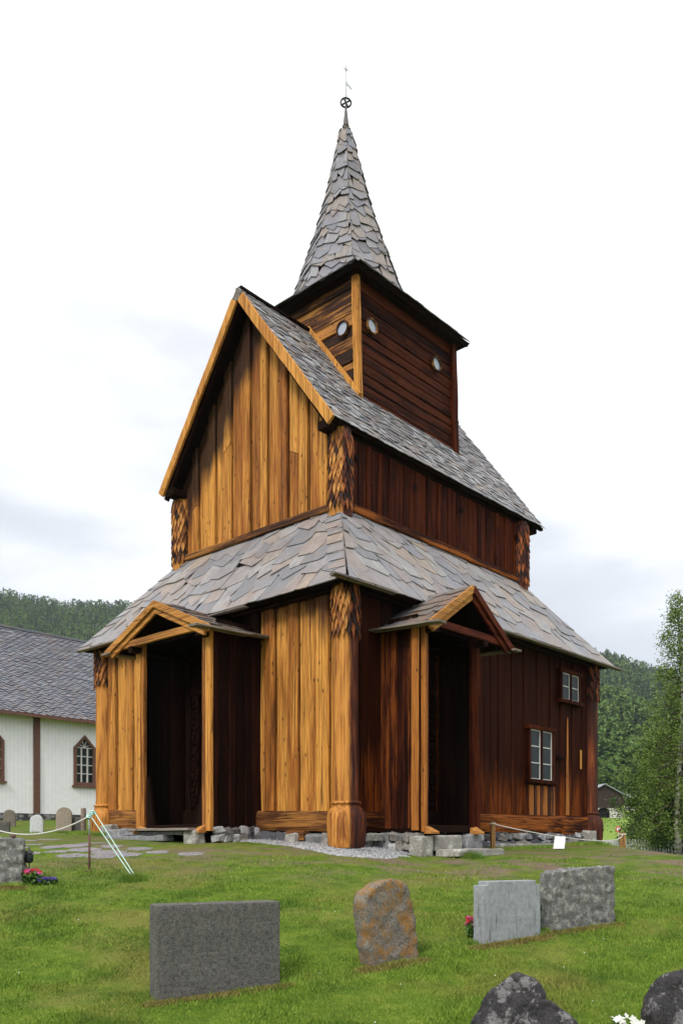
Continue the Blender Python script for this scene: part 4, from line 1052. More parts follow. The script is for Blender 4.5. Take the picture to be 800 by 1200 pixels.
for k, dz in ((0, 0.), (1, .10)):
    A = top + Vector((.02 + k * .05, 0, dz)); B = anc + Vector((k * .05 - .02, 0, .0)); mb.tube([A.lerp(B, t) for t in np.linspace(0, 1, 8)], .009, 5)
for k in range(4): mb.tube([top + Vector((.05 * math.cos(t) + .02 * k, .05 * math.sin(t), .03 * math.sin(t + k) + .02 * k)) for t in np.linspace(0, 6.3, 10)], .012, 5)
tag(mb.build('guy_rope', m_guy), 'two mint guy ropes pegged from the metal stake to the lawn', 'rope')
le = p4 + Vector((-1.95, .4, 0)); le = Vector((le.x, le.y, top.z - .18))
mb = MB(); pts = []
for i in range(17):
    t = i / 16; q = top.lerp(le, t); q.z -= .22 * 4 * t * (1 - t); pts.append(q)
mb.tube(pts, .013, 6); tag(mb.build('barrier_rope', m_rope), 'sagging grey rope leading left from the metal stake', 'rope')
mb = MB(); mb.lathe((0, 0, 0), [(.03, -.1), (.03, le.z - gz(le.x, le.y) + .05)], 10); o = mb.build('rope_post', m_gpost); o.location = (le.x, le.y, gz(le.x, le.y)); tag(o, 'thin grey post at the left end of the sagging rope', 'post')
# white sheet on a small backing leaning by the wall
p = ground_at(656, 996); shm = flat('white_paper', (.78, .78, .80), .6, .3, .05, 5); s = p.y / F
sh = empty('notice_sheet', p, label='white paper notice on a low stand at the foot of the south wall', cat='notice')
mb = MB(); mb.hexa([(-.17, 0, .03), (.10, 0, .03), (.10, .012, .03), (-.17, .012, .03)], [(-.10, .12, .33), (.16, .12, .33), (.16, .132, .33), (-.10, .132, .33)]); mb.build('paper', shm, sh)
mb = MB(); mb.tube([(0, .14, -.05), (0, .14, .30)], .012); mb.build('stand', m_rust, sh)

# ================================================================== GROUND
def ground():
    xs = np.concatenate([np.linspace(-1500, -320, 26), np.linspace(-300, -40, 40), np.linspace(-37, -9.5, 36), np.linspace(-9, 9, 91), np.linspace(9.5, 37, 36), np.linspace(40, 300, 40), np.linspace(320, 1500, 26)])
    ys = np.concatenate([np.linspace(-400, -10, 14), np.linspace(-5, 6, 12), np.linspace(6.4, 30, 119), np.linspace(30.6, 60, 46), np.linspace(62, 240, 70), np.linspace(250, 950, 90), np.linspace(980, 1900, 26)])
    XX, YY = np.meshgrid(xs, ys); ZZ = ground_z(XX, YY)
    v = np.stack([XX, YY, ZZ], -1).reshape(-1, 3); nx, ny = len(xs), len(ys)
    i, j = np.meshgrid(np.arange(nx - 1), np.arange(ny - 1)); a = (j * nx + i).ravel()
    f = np.stack([a, a + 1, a + nx + 1, a + nx], -1)
    me = D.meshes.new('ground'); me.from_pydata(v.tolist(), [], f.tolist())
    for p in me.polygons: p.use_smooth = True
    k = NT('lawn_and_hills', .95, .1); s = k.sep()
    n1 = k.noise(k.co, .55, 6, .6); n2 = k.noise(k.co, 3.5, 6, .65); n3 = k.noise(k.co, 30, 4, .6); nd = k.noise(k.mapv((1, 1.6, 1), (5, 2, 0)), .8, 5, .6)
    c = k.ramp(n2, [(.28, (.04, .085, .008)), (.5, (.095, .155, .014)), (.72, (.18, .22, .03))])
    c = k.mix(k.rng(n1, .48, .64, 0, .6), c, (.20, .16, .05))
    c = k.mix(k.rng(n3, .3, .7, .35, 0), c, (.03, .045, .008))
    # trodden earth by the church
    near_c = k.math('MULTIPLY', k.rng(s[1], 14.2, 16.5), k.rng(s[1], 24, 30, 1, 0))
    dd = k.math('MULTIPLY', k.math('MULTIPLY', near_c, k.rng(s[0], -9, 1.5, .35, 1)), k.rng(nd, .47, .60))
    c = k.mix(dd, c, k.mix(n2, (.13, .085, .06), (.20, .145, .11)))
    # far fields and wooded slopes
    nf = k.noise(k.mapv((.012, .03, .03)), 1, 3, .5)
    field = k.ramp(nf, [(.35, (.10, .17, .025)), (.5, (.17, .25, .04)), (.65, (.13, .15, .05))])
    c = k.mix(k.rng(s[1], 50, 70), c, field)
    nw = k.noise(k.co, .03, 5, .6)
    c = k.mix(k.rng(s[1], 225, 245), c, k.mix(nw, (.022, .040, .014), (.055, .085, .025)))
    k.color(c); k.bump(k.math('ADD', n2, n3), .5, .03)
    me.materials.append(k.m); o = D.objects.new('ground', me); COL.objects.link(o); o['kind'] = 'structure'
ground()
# gravel strip along the west and south foundations, flagstones by the west porch
m_gravel = NT('gravel', .9, .2); vc = m_gravel.voro(m_gravel.co, 38, 'Color'); vd = m_gravel.voro(m_gravel.co, 38)
sv = m_gravel.n.new('ShaderNodeRGBToBW'); m_gravel.lk(vc, sv.inputs[0])
m_gravel.color(m_gravel.ramp(sv.outputs[0], [(.2, (.16, .16, .165)), (.5, (.36, .36, .37)), (.8, (.58, .58, .58))])); m_gravel.bump(vd, 1., .03); m_gravel = m_gravel.m
def strip(name, pts, mat, off=.012):
    """pts: pairs of (a, b) church-local edge points"""
    vs = []; fs = []; n = 6
    for i, (p, q) in enumerate(pts):
        for k in range(n + 1):
            a = p[0] + (q[0] - p[0]) * k / n; b = p[1] + (q[1] - p[1]) * k / n
            if k == n: a += mnoise.noise(Vector((i * .9, 1, 0))) * .18; b += mnoise.noise(Vector((i * .9, 7, 0))) * .18
            x, y = w2(a, b); e = .0 if k < n else -.03
            vs.append((x, y, gz(x, y) + off + e + .004 * random.random()))
        if i:
            for k in range(n): o_ = (i - 1) * (n + 1) + k; fs.append((o_, o_ + 1, o_ + n + 2, o_ + n + 1))
    me = D.meshes.new(name); me.from_pydata(vs, [], fs); me.materials.append(mat); o = D.objects.new(name, me); COL.objects.link(o); o['kind'] = 'structure'; return o
pts = [((-.05, 2.5 - .12 * i), (-.75 - .1 * (i > 8), 2.6 - .13 * i)) for i in range(19)]
pts += [((-.1, -.1), (-.9, -.55)), ((.0, -.1), (-.4, -.95))] + [((.1 + .12 * i, .0), (-.1 + .14 * i, -1.15 + .01 * i)) for i in range(8)]
strip('gravel_strip', pts, m_gravel, .03)
pts = [((3.4 + .3 * i, .0), (3.4 + .3 * i, -.42)) for i in range(26)]
strip('gravel_strip', pts, m_gravel, .03)
mb = MB()
for i in range(300):
    a, b = (random.uniform(-.8, .1), random.uniform(-.6, 2.4)) if i % 2 else (random.uniform(-.2, 1.1), random.uniform(-1.1, 0))
    x, y = w2(a, b); r = random.uniform(.012, .035); z = gz(x, y) + .03
    mb.add([(x + r, y, z), (x - r * .4, y + r * .8, z), (x - r * .5, y - r * .8, z + r * .1), (x, y, z + r * 1.1)], [(0, 1, 2), (0, 1, 3), (1, 2, 3), (2, 0, 3)])
tag(mb.build('gravel_stones', m_gravel), 'loose pale gravel along the foundation', kind='stuff')
m_flag = stone('flagstone', (.30, .28, .29), (.22, .20, .21), (.07, .065, .07), sc=.7, bumps=.3)
mb = MB(); R = random.Random(12)
for (u, v) in [(18, 994), (40, 990), (62, 993), (88, 991), (110, 988), (130, 992), (36, 1000), (68, 998), (100, 996), (128, 999), (150, 1002), (165, 995), (185, 999), (120, 1004), (8, 986), (30, 985), (58, 984), (225, 1001), (85, 1003), (-15, 992), (-30, 988)]:
    p = ground_at(u, v); n = 6; r = R.uniform(.15, .30)
    pl = [Vector((p.x + r * 1.3 * math.cos(2 * math.pi * k / n + .4) * R.uniform(.8, 1.15), p.y + r * .9 * math.sin(2 * math.pi * k / n + .4) * R.uniform(.75, 1.1), 0)) for k in range(n)]
    for q in pl: q.z = gz(q.x, q.y) - .026
    mb.plate(pl, (0, 0, 1), .034)
o = mb.build('flagstone_path', m_flag); o['kind'] = 'structure'

# ------------------------------------------------------------------ grass blades
def tri_cloud(name, V, mat, per=3, nrm=None):
    """V: (n, per, 3) array, one face each"""
    n = V.shape[0]; me = D.meshes.new(name); me.vertices.add(n * per); me.vertices.foreach_set('co', V.reshape(-1).astype(np.float32))
    me.loops.add(n * per); me.loops.foreach_set('vertex_index', np.arange(n * per, dtype=np.int32))
    me.polygons.add(n); me.polygons.foreach_set('loop_start', np.arange(0, n * per, per, dtype=np.int32))
    me.materials.append(mat); me.update(calc_edges=True); me.validate()
    o = D.objects.new(name, me); COL.objects.link(o); return o
def lawn():
    n = 520000
    v = VH + 12 + 300 * RNG.random(n) ** .75; u = RNG.uniform(-130, 930, n)
    # invert the ground profile along each ray by bisection
    lo, hi = np.full(n, 5.), np.full(n, 45.); k = (v - VH) / F; t = (u - UC) / F
    for _ in range(22):
        m = (lo + hi) / 2; above = -k * m > ground_z(t * m, m); lo = np.where(above, m, lo); hi = np.where(above, hi, m)
    y = lo + RNG.normal(0, .05, n); x = t * y + RNG.normal(0, .03, n)
    # church-local coordinates: no grass inside the building or on the gravel
    dx, dy = x - CH[0], y - CH[1]; a = .672 * dx + .741 * dy; b = -.741 * dx + .672 * dy
    y_ok = True; keep = ~((a > -.75) & (b > -.5) & (b < 2.5)) & ~((a > -.45) & (b > -.45)) & ~((a > -1.6) & (b > 2.4) & (b < 6)) & ~((a > .0) & (a < 3.4) & (b > -2.0) & (b < 1)) & (y < 30)
    nz = np.sin(x * 2.1 + 1.3 * np.sin(y * 1.7)) * np.sin(y * 1.9 + 1.1 * np.sin(x * 1.3)) + .6 * np.sin(x * 5.3 + y * 2.2) * np.sin(y * 6.1 - x * 1.9)
    dens = np.clip(.75 + .35 * nz, .15, 1); bare = (y > 16) & (y < 27) & (x > -3); dens = np.where(bare, dens * np.where(x > -1, np.clip(.45 - .5 * np.sin(x * 1.3 + y * .7) * np.sin(y * 1.9), .05, 1), .7), dens)
    keep &= RNG.random(n) < dens
    x, y = x[keep], y[keep]; n = len(x); z = ground_z(x, y)
    nz = nz[keep]
    h = (.014 + .026 * RNG.random(n) ** 2) * (1 + .5 * nz) * np.where(y < 12, 1., 1.1); h = np.clip(h, .012, .09)
    w = .0035 + .0035 * RNG.random(n) + .0006 * np.clip(y - 9, 0, 10)
    th = RNG.uniform(0, np.pi, n); lean_ = RNG.uniform(.1, .9, n) * h; la = RNG.uniform(0, 2 * np.pi, n)
    A = np.stack([x - w * np.cos(th), y - w * np.sin(th), z - .004], -1); B = np.stack([x + w * np.cos(th), y + w * np.sin(th), z - .004], -1)
    C = np.stack([x + lean_ * np.cos(la), y + lean_ * np.sin(la), z + h], -1)
    k = NT('grass_blades', .7, .2); isl = k.island(); n1 = k.noise(k.co, .7, 5, .6); n2 = k.noise(k.co, 3., 4, .6)
    f = k.math('ADD', k.math('MULTIPLY', isl, .45), k.math('MULTIPLY', n2, .6))
    c = k.ramp(f, [(.22, (.052, .120, .010)), (.5, (.130, .225, .020)), (.8, (.255, .335, .050))])
    c = k.mix(k.rng(n1, .50, .66, 0, .6), c, (.27, .21, .06)); n5 = k.noise(k.mapv((1, 1, 1), (7, 3, 0)), .9, 5, .6); c = k.mix(k.rng(n5, .48, .60, 0, .6), c, (.038, .095, .012)); k.color(c)
    tri_cloud('grass', np.stack([A, B, C], 1), k.m)['kind'] = 'stuff'
    D.objects['grass']['label'] = 'short mottled green lawn of the churchyard'
    # taller tufts at stones and posts, clover leaves and daisies scattered
    T = []
    spots = [(188, 1172), (230, 1166), (280, 1160), (328, 1153), (436, 1132), (450, 1131), (470, 1128), (495, 1122), (560, 1106), (590, 1101), (630, 1095), (645, 1090), (680, 1086), (718, 1080), (10, 1038), (25, 1038), (159, 1032), (152, 1033), (577, 999), (105, 1022), (545, 1005), (555, 1006), (75, 976), (43, 977), (540, 1003)]
    for (uu, vv) in spots:
        p = ground_at(uu, vv); big = 2.2 if uu in (545, 555, 540, 159, 152) else 1.
        for _ in range(int(150 * big)):
            xx, yy = p.x + random.gauss(0, .10), p.y + random.gauss(-.02, .05); zz = gz(xx, yy); hh = random.uniform(.03, .085) * big ** .8; a_ = random.uniform(0, 6.28); l_ = random.uniform(.2, .8) * hh; ww = .005
            T.append([[xx - ww, yy, zz], [xx + ww, yy, zz], [xx + l_ * math.cos(a_), yy + l_ * math.sin(a_), zz + hh]])
    for _ in range(9000):    # along the foundations, a ragged fringe
        if random.random() < .5: a_, b_ = random.uniform(4.2, 11), random.uniform(-.95, -.45)
        else: a_, b_ = random.uniform(-1.0, -.5), random.uniform(6.1, 9.2)
        xx, yy = w2(a_, b_); zz = gz(xx, yy); hh = random.uniform(.04, .12); t_ = random.uniform(0, 6.28); l_ = random.uniform(.2, .7) * hh
        T.append([[xx - .006, yy, zz], [xx + .006, yy, zz], [xx + l_ * math.cos(t_), yy + l_ * math.sin(t_), zz + hh]])
    o = tri_cloud('grass_tufts', np.array(T), k.m); tag(o, 'longer grass tufts at the feet of stones and walls', kind='stuff')
    T = []
    for (ua, va, ub, vb) in ((182, 1177, 330, 1156), (426, 1137, 497, 1126), (558, 1111, 636, 1099), (642, 1094, 722, 1084), (0, 1040, 28, 1041)):
        PA, PB = ground_at(ua, va), ground_at(ub, vb)
        for _ in range(2600):
            f_ = random.uniform(-.06, 1.06); p = PA.lerp(PB, f_)
            xx, yy = p.x + random.gauss(0, .04), p.y - abs(random.gauss(0, .07)) + .02; zz = gz(xx, yy); hh = random.uniform(.02, .05); a_ = random.uniform(0, 6.28); l_ = random.uniform(.5, 1.4) * hh; ww = .004
            T.append([[xx - ww, yy, zz], [xx + ww, yy, zz], [xx + l_ * math.cos(a_), yy + l_ * math.sin(a_), zz + hh]])
    kd = NT('dry_grass', .9, .1); kd.color(kd.mix(kd.island(), (.10, .13, .02), (.32, .22, .09)))
    o = tri_cloud('dry_grass', np.array(T), kd.m); tag(o, 'dry straw coloured grass at the feet of the gravestones', kind='stuff')
    P = []
    for _ in range(28):
        p = ground_at(random.uniform(-20, 820), random.uniform(1020, 1210)); r = random.uniform(.003, .0065); z = p.z + .035
        P.append([[p.x - r, p.y - r, z], [p.x + r, p.y - r, z], [p.x + r, p.y + r, z + .006], [p.x - r, p.y + r, z + .006]])
    o = tri_cloud('clover_flowers', np.array(P), m_flower_w, 4); tag(o, 'tiny white clover flowers scattered in the lawn', kind='stuff')
lawn()

# ================================================================== TREES
def leaf_mat(name, a, b, rough=.6):
    k = NT(name, rough, .25); isl = k.island(); n = k.noise(k.co, .9, 3, .6)
    k.color(k.mix(k.math('ADD', k.math('MULTIPLY', isl, .6), k.math('MULTIPLY', n, .4)), a, b))
    k.b.inputs['Transmission Weight'].default_value = 0
    return k.m
m_bleaf = leaf_mat('birch_leaves', (.050, .10, .014), (.20, .28, .05)); m_aleaf = leaf_mat('broad_leaves', (.016, .048, .010), (.085, .150, .028))
m_sleaf = leaf_mat('shrub_leaves', (.05, .10, .012), (.17, .24, .04))
kb = NT('birch_bark', .8, .2); kn = kb.noise(kb.mapv((3, 3, 14)), 1, 4, .7); kb.color(kb.mix(kb.rng(kn, .5, .58), (.48, .46, .42), (.05, .045, .04))); m_bark = kb.m
m_dbark = flat('brown_bark', (.08, .06, .045), .9, .1, .4, 8)
def leaves(name, P, size, mat, parent, rng, droop=0.):
    n = len(P); P = np.asarray(P)
    d = rng.normal(size=(n, 3)); d[:, 2] -= droop; d /= np.linalg.norm(d, axis=1)[:, None]
    e = np.cross(d, rng.normal(size=(n, 3))); e /= np.linalg.norm(e, axis=1)[:, None]
    s = size * rng.uniform(.6, 1.3, n)[:, None]
    V = np.stack([P, P + d * s * .5 + e * s * .36, P + d * s, P + d * s * .5 - e * s * .36], 1)
    o = tri_cloud(name, V, mat, 4); o.parent = parent; return o
def tree(name, x, y, h, crown_fn, nb, nl, mat, bark, label, cat, size=.09, r0=.14, seed=1, z0f=.25, droop=.3, group=None, twig=.5, dr=1.6):
    R = random.Random(seed); rng = np.random.default_rng(seed); z = gz(x, y)
    root = empty(name, (x, y, z), label=label, cat=cat); 
    if group: root['group'] = group
    mb = MB(); tp = [Vector((.12 * math.sin(i * .9 + seed), .1 * math.cos(i * 1.1), h * i / 9)) * (1 if i else 0) for i in range(10)]
    for i, q in enumerate(tp): q.z = h * i / 9
    mb.tube(tp, [r0 * (1 - .93 * i / 9) for i in range(10)], 10)
    P = []
    for b in range(nb):
        f = z0f + (1 - z0f) * (b + R.random()) / nb * .985; zz = h * f; k = min(8, int(f * 9)); base = tp[k].lerp(tp[k + 1], f * 9 - k)
        L = crown_fn(f) * R.uniform(.65, 1.1); a = b * 2.399 + R.uniform(-.4, .4); up = R.uniform(.25, .65)
        pts = []
        for i in range(6):
            t = i / 5; q = base + Vector((math.cos(a), math.sin(a), 0)) * L * t; q.z += L * (up * t - droop * dr * t * t); pts.append(q)
        mb.cur = 1; mb.tube(pts, [max(.004, r0 * .30 * (1 - f * .6) * (1 - t / 5.5)) for t in range(6)], 5)
        m = int(nl / nb * (.4 + L))
        ncl = max(3, int(L * 5))
        for c in range(ncl):
            t = R.uniform(.22, 1.05); i = min(4, int(t * 5)); q = pts[i].lerp(pts[i + 1], t * 5 - i) if t < 1 else pts[5]
            q = q + Vector((R.gauss(0, twig * .4), R.gauss(0, twig * .4), R.gauss(-.05, twig * .25))) * (.4 + L * .35)
            cs = twig * R.uniform(.18, .42); k_ = max(4, m // ncl)
            g = rng.normal(size=(k_, 3)) * [cs, cs, cs * 1.0]; g[:, 2] -= np.abs(rng.normal(size=k_)) * cs * droop * 2.2
            P.append(np.array(q) + g)
    mb.build('trunk', [bark, m_dbark], root)
    P = np.concatenate(P); lv = leaves('crown', P, size, mat, root, rng, droop); return root
tree('birch_tree', 12.75, 33., 10.2, lambda f: float(np.interp(f, [0, .25, .45, .62, .8, .9, 1], [1.6, 2.4, 1.9, 1.2, .85, .45, .15])), 120, 22000, m_bleaf, m_bark,
     'tall slender birch with white trunk at the right edge', 'tree', .070, .13, 3, .10, .55, twig=.42)
tree('deciduous_tree', 14.5, 36.8, 6.7, lambda f: float(np.interp(f, [0, .2, .5, .8, 1], [2.3, 2.9, 2.6, 1.5, .4])), 110, 50000, m_aleaf, m_dbark,
     'dark broad leafy tree behind the birch', 'tree', .085, .14, 5, .04, .42, twig=.44)
tree('shrub', 15.0, 42., 3.0, lambda f: float(np.interp(f, [0, .3, .8, 1], [.9, 1.1, .8, .3])), 40, 9000, m_sleaf, m_dbark, 'bright green shrub left of the dark leafy tree', 'shrub', .10, .06, 8, .03, .15, twig=.5)
tree('deciduous_tree', 17.5, 44, 7.5, lambda f: float(np.interp(f, [0, .2, .5, .8, 1], [2.6, 3.2, 2.9, 1.6, .4])), 70, 16000, m_aleaf, m_dbark, 'dark leafy tree at the right edge behind the birch', 'tree', .13, .16, 9, .04, .3, twig=.6)
# low leafy saplings down by the fence
tree('shrub', 16.0, 40., 2.6, lambda f: float(np.interp(f, [0, .3, .8, 1], [1.4, 1.5, .9, .3])), 34, 8000, m_aleaf, m_dbark, 'low dark shrub under the birch by the picket fence', 'shrub', .10, .06, 18, .03, .15, twig=.5)

# picket fence
m_pick = flat('white_picket_paint', (.72, .72, .70), .6, .3, .08, 6)
fn = empty('picket_fence', (10, 35, 0), label='low white picket fence below the birch', cat='fence')
mb = MB(); rl = MB()
for i in range(150):
    x = i * .125 - 1.0; X, Y_ = 10 + x, 35 + .06 * x; z = gz(X, Y_); y = Y_ - 35; mb.box(x, x + .07, y, y + .022, z - .03, z + .78); mb.plate([(x, y, z + .782), (x + .07, y, z + .782), (x + .035, y, z + .84)], (0, 1, 0), .022)
    if i % 16 == 0: pb = MB(); pb.box(x - .02, x + .07, y + .06, y + .15, z - .1, z + .8); pb.build('post', m_pick, fn)
for k in (.2, .6):
    prev = None
    for i in range(0, 150, 10):
        x = i * .125 - 1.0; q = Vector((x, .06 * x + .04, gz(10 + x, 35 + .06 * x) + k))
        if prev: rl.beam(prev, q, .03, .07)
        prev = q
pk = mb.build('pickets', m_pick, fn); rl.build('rail', m_pick, fn)

# barn across the valley
def barn(x, y, rz_, W, Dp, h1, h2, lab):
    z = gz(x, y) - .3; o = empty('barn', (x, y, z), rz_, label=lab, cat='barn')
    mb = MB(); n = 10; aw, ah = 1.1, 1.9
    mb.box(-W / 2, -aw, 0, .4, 0, h1); mb.box(aw, W / 2, 0, .4, 0, h1)
    arc = [(aw * math.cos(math.pi * i / n), ah - .7 + .9 * math.sin(math.pi * i / n)) for i in range(n + 1)]
    for i in range(n): p, q = arc[i], arc[i + 1]; mb.hexa([(p[0], 0, p[1]), (q[0], 0, q[1]), (q[0], .4, q[1]), (p[0], .4, p[1])], [(p[0], 0, h1), (q[0], 0, h1), (q[0], .4, h1), (p[0], .4, h1)])
    mb.box(-W / 2, W / 2, Dp - .4, Dp, 0, h1); mb.box(-W / 2, -W / 2 + .4, .4, Dp - .4, 0, h1); mb.box(W / 2 - .4, W / 2, .4, Dp - .4, 0, h1)
    mb.build('ground_floor', flat('whitewash', (.55, .52, .47), .9, .1, .2, 2), o)
    mb = MB(); mb.plate([(-W / 2 - .1, -.1, h1 + .01), (W / 2 + .1, -.1, h1 + .01), (W / 2 + .1, -.1, h2), (0, -.1, h2 + 2.0), (-W / 2 - .1, -.1, h2)], (0, 1, 0), Dp + .2); mb.build('upper_floor', flat('dark_barn_boards', (.045, .03, .025), .9, .1, .3, 3), o)
    mb = MB()
    for sg in (-1, 1):
        P = [Vector((0, -.7, h2 + 2.12)), Vector((0, Dp + .7, h2 + 2.12)), Vector((sg * (W / 2 + .9), Dp + .7, h2 - .12)), Vector((sg * (W / 2 + .9), -.7, h2 - .12))]
        mb.plate(P, (0, 0, 1), .15)
    mb.build('roof', flat('pale_tin_roof', (.26, .27, .30), .5, .4, .1, 1), o)
    for xx in (-2.2, 1.6): mb = MB(); mb.box(xx - .6, xx + .6, -.14, -.102, h1 + 1.3, h1 + 1.8); mb.build('window', m_glass, o)
    mb = MB(); mb.box(-aw, aw, .45, .5, 0, 2.6); mb.build('door', flat('barn_door', (.01, .01, .01), .9, .1), o)
barn((707 - UC) / F * 150, 150, .05, 6.6, 10, 2.0, 3.9, 'dark brown barn with white arched ground floor across the field')
barn((782 - UC) / F * 175, 175, .3, 9, 8, 1.6, 3.2, 'small pale roofed farmhouse half hidden by the trees')
# road sign by the field
x, y = (724 - UC) / F * 90, 90; sg = empty('road_sign', (x, y, gz(x, y)), label='small round red and white road sign on a pole in the field', cat='sign')
mb = MB(); mb.tube([(0, 0, 0), (0, 0, 2.2)], .04); mb.build('pole', flat('grey_pole', (.4, .4, .4), .5, .4), sg)
mb = MB(); n = 18; mb.plate([(.32 * math.cos(2 * math.pi * i / n), -.05, 2.3 + .32 * math.sin(2 * math.pi * i / n)) for i in range(n)], (0, 1, 0), .03)
mb.cur = 1; mb.plate([(.2 * math.cos(2 * math.pi * i / n), -.056, 2.3 + .2 * math.sin(2 * math.pi * i / n)) for i in range(n)], (0, 1, 0), .004); mb.build('sign_disc', [flat('sign_red', (.5, .03, .03), .5, .4), flat('sign_white', (.75, .75, .75), .5, .4)], sg)
# country road strip across the field
mb = MB(); xs = np.linspace(-20, 140, 60)
vs = []
for xx in xs:
    for dy in (-2, 2): yy = 100 + .05 * xx + dy; vs.append((xx, yy, gz(xx, yy) + .06))
mb.add(vs, [(2 * i, 2 * i + 2, 2 * i + 3, 2 * i + 1) for i in range(len(xs) - 1)]); o = mb.build('road', flat('pale_road', (.30, .29, .28), .9, .1, .1, 1)); o['kind'] = 'structure'

# ================================================================== FOREST ON THE HILLS
def icos(sub):
    bm = bmesh.new(); bmesh.ops.create_icosphere(bm, subdivisions=sub, radius=1.); v = np.array([q.co[:] for q in bm.verts]); f = np.array([[q.index for q in g.verts] for g in bm.faces]); bm.free(); return v, f
def forest(name, n, xr, yr, tr, mats, label, seed, hr=(8, 13), conif=.5, faces=150, fs=1.0):
    """each tree a loose volume of leaf-clump faces; xr as ratio of distance"""
    rng = np.random.default_rng(seed); chunks = [[], []]
    t = rng.uniform(*tr, n); y = yr[0] + (yr[1] - yr[0]) * rng.random(n) ** .8; x = t * y; z = ground_z(x, y)
    for i in range(n):
        h = rng.uniform(*hr); c = rng.random() < conif; m = int(faces * (1.3 if y[i] < 400 else .8))
        if c:
            f = rng.random(m) ** .7; zz = h * (1 - f); r = (h * .17) * f * rng.uniform(.35, 1.0, m) * (1 + .25 * np.sin(zz * 5)); s = h * .075 * fs
        else:
            ph = rng.random(m) * np.pi * .95; rr = rng.uniform(.6, 1., m) ** .5; lob = 1 + .25 * rng.normal(size=m) * .5
            zz = h * .52 + h * .46 * np.cos(ph) * rr; r = h * .34 * np.sin(ph) * rr * lob; s = h * .085 * fs
        a = rng.random(m) * 2 * np.pi; P = np.stack([x[i] + r * np.cos(a), y[i] + r * np.sin(a), z[i] - .5 + zz], -1)
        d = rng.normal(size=(m, 3)); d[:, 2] *= .6; d /= np.linalg.norm(d, axis=1)[:, None]; e = np.cross(d, rng.normal(size=(m, 3))); e /= np.linalg.norm(e, axis=1)[:, None]
        q = s * rng.uniform(.6, 1.5, m)[:, None]
        chunks[0 if c else 1].append(np.stack([P + d * q, P - d * q * .6 + e * q * .9, P - d * q * .6 - e * q * .9], 1))
    for k, nm in ((0, 'conifer_forest'), (1, 'broadleaf_forest')):
        if chunks[k]:
            o = tri_cloud(nm, np.concatenate(chunks[k]), mats[k]); tag(o, label[k], 'forest', kind='stuff')
def fmat(name, a, b, c_, sc):
    k = NT(name, .9, .05); n = k.noise(k.co, sc, 4, .6); isl = k.island()
    n_b = k.noise(k.co, sc * .25, 3, .5); k.color(k.ramp(k.math('ADD', k.math('MULTIPLY', n, .55), k.math('ADD', k.math('MULTIPLY', isl, .2), k.math('MULTIPLY', n_b, .25))), [(.3, a), (.5, b), (.68, c_)])); return k.m
fm_c = fmat('spruce_needles', (.025, .045, .022), (.042, .070, .032), (.065, .10, .04), .05)
fm_b = fmat('mixed_canopy', (.052, .095, .028), (.095, .16, .040), (.16, .225, .06), .045)
forest('left', 6000, None, (430, 960), (-.60, -.18), (fm_c, fm_b), ('dark spruces covering the hill behind the white church', 'lighter broadleaf trees on the hill behind the white church'), 3, (6, 11), .5, 80, .8)
forest('right', 1900, None, (215, 560), (.20, .52), (fm_c, fm_b), ('dark spruces on the slope beyond the birch', 'green broadleaf trees on the slope beyond the birch'), 4, (9, 16), .3, 420, .55)
forest('right_far', 2600, None, (560, 960), (.20, .52), (fm_c, fm_b), ('dark spruces on the far right ridge', 'green trees on the far right ridge'), 5, (7, 11), .6, 60)
forest('middle', 900, None, (600, 950), (-.18, .20), (fm_c, fm_b), ('dark spruces on the hill hidden behind the stave church', 'green trees on the hill hidden behind the stave church'), 6, (7, 11), .6, 50)

# ================================================================== AIR
mb = MB(); mb.box(-1650, 1650, -450, 2000, -12, 420)
hz = D.materials.new('haze'); hz.use_nodes = True; hn = hz.node_tree.nodes; hn.remove(hn['Principled BSDF'])
pv = hn.new('ShaderNodeVolumePrincipled'); pv.inputs['Color'].default_value = (.80, .88, 1., 1); pv.inputs['Density'].default_value = .00013; pv.inputs['Anisotropy'].default_value = .2
hz.node_tree.links.new(pv.outputs[0], hn['Material Output'].inputs['Volume'])
ho = mb.build('haze', hz); ho['kind'] = 'stuff'

# ================================================================== LIGHT, SKY, CAMERA
SUN_AZ = math.radians(207); SUN_EL = math.radians(42)      # compass: 0 = +Y, clockwise
w = D.worlds.new('World'); scn.world = w; w.use_nodes = True; nt = w.node_tree; nodes = nt.nodes; bg = nodes['Background']
sky = nodes.new('ShaderNodeTexSky'); sky.sky_type = 'NISHITA'; sky.sun_disc = False; sky.sun_elevation = SUN_EL; sky.sun_rotation = SUN_AZ
tc = nodes.new('ShaderNodeTexCoord'); sp = nodes.new('ShaderNodeSeparateXYZ'); nt.links.new(tc.outputs['Generated'], sp.inputs[0])
mp = nodes.new('ShaderNodeMapping'); mp.inputs['Scale'].default_value = (1.6, 1.6, 5.); nt.links.new(tc.outputs['Generated'], mp.inputs[0])
no = nodes.new('ShaderNodeTexNoise'); no.inputs['Scale'].default_value = 1.9; no.inputs['Detail'].default_value = 6; nt.links.new(mp.outputs[0], no.inputs['Vector'])
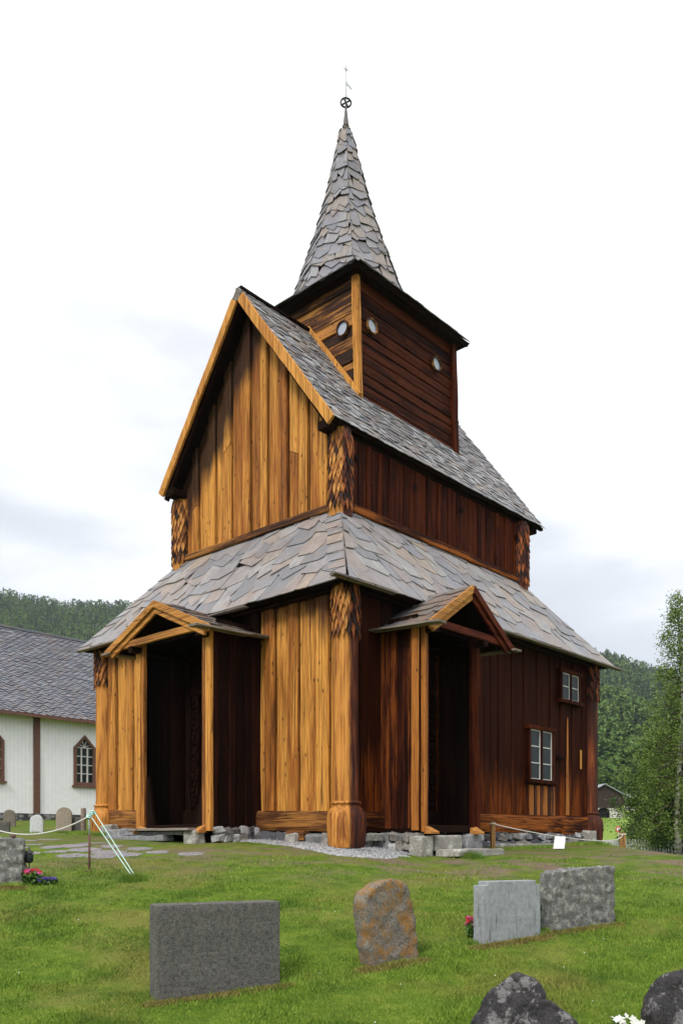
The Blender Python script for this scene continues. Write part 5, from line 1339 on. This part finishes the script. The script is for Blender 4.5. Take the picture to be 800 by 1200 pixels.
rp = nodes.new('ShaderNodeValToRGB'); rp.color_ramp.elements[0].position = .0; rp.color_ramp.elements[0].color = (4.4, 4.65, 5.1, 1); rp.color_ramp.elements[1].position = .70; rp.color_ramp.elements[1].color = (11.5, 11.6, 11.8, 1)
e_ = rp.color_ramp.elements.new(.28); e_.color = (5.9, 6.1, 6.5, 1)
ad = nodes.new('ShaderNodeMath'); ad.operation = 'MULTIPLY_ADD'; nt.links.new(no.outputs[0], ad.inputs[0]); ad.inputs[1].default_value = .95
sb = nodes.new('ShaderNodeMath'); sb.operation = 'SUBTRACT'; nt.links.new(sp.outputs[2], sb.inputs[0]); sb.inputs[1].default_value = .43; nt.links.new(sb.outputs[0], ad.inputs[2])
nt.links.new(ad.outputs[0], rp.inputs[0])
mx = nodes.new('ShaderNodeMix'); mx.data_type = 'RGBA'; mx.inputs[0].default_value = .93; nt.links.new(sky.outputs[0], mx.inputs[6]); nt.links.new(rp.outputs[0], mx.inputs[7])
nt.links.new(mx.outputs[2], bg.inputs[0]); bg.inputs[1].default_value = .10
sl = D.lights.new('sun', 'SUN'); sl.energy = 1.5; sl.angle = math.radians(12); sl.color = (1, .96, .90)
so = D.objects.new('sun', sl); COL.objects.link(so)
sd = Vector((math.sin(SUN_AZ) * math.cos(SUN_EL), math.cos(SUN_AZ) * math.cos(SUN_EL), math.sin(SUN_EL)))
so.rotation_euler = sd.to_track_quat('Z', 'Y').to_euler(); so.location = sd * 50

cam = D.cameras.new('camera'); co = D.objects.new('camera', cam); COL.objects.link(co); scn.camera = co
co.location = (0, 0, 0); co.rotation_euler = (math.radians(90), 0, 0)
cam.sensor_fit = 'VERTICAL'; cam.sensor_height = 36; cam.lens = F / 1200 * 36; cam.shift_y = (VH - 600) / 1200; cam.clip_end = 5000; cam.clip_start = .1
scn.view_settings.view_transform = 'Standard'; scn.view_settings.look = 'None'; scn.view_settings.exposure = .62; scn.view_settings.gamma = 1
scn.view_settings.use_curve_mapping = False
scn.cycles.max_bounces = 5; scn.cycles.diffuse_bounces = 3; scn.cycles.use_denoising = True
scn.render.film_transparent = False
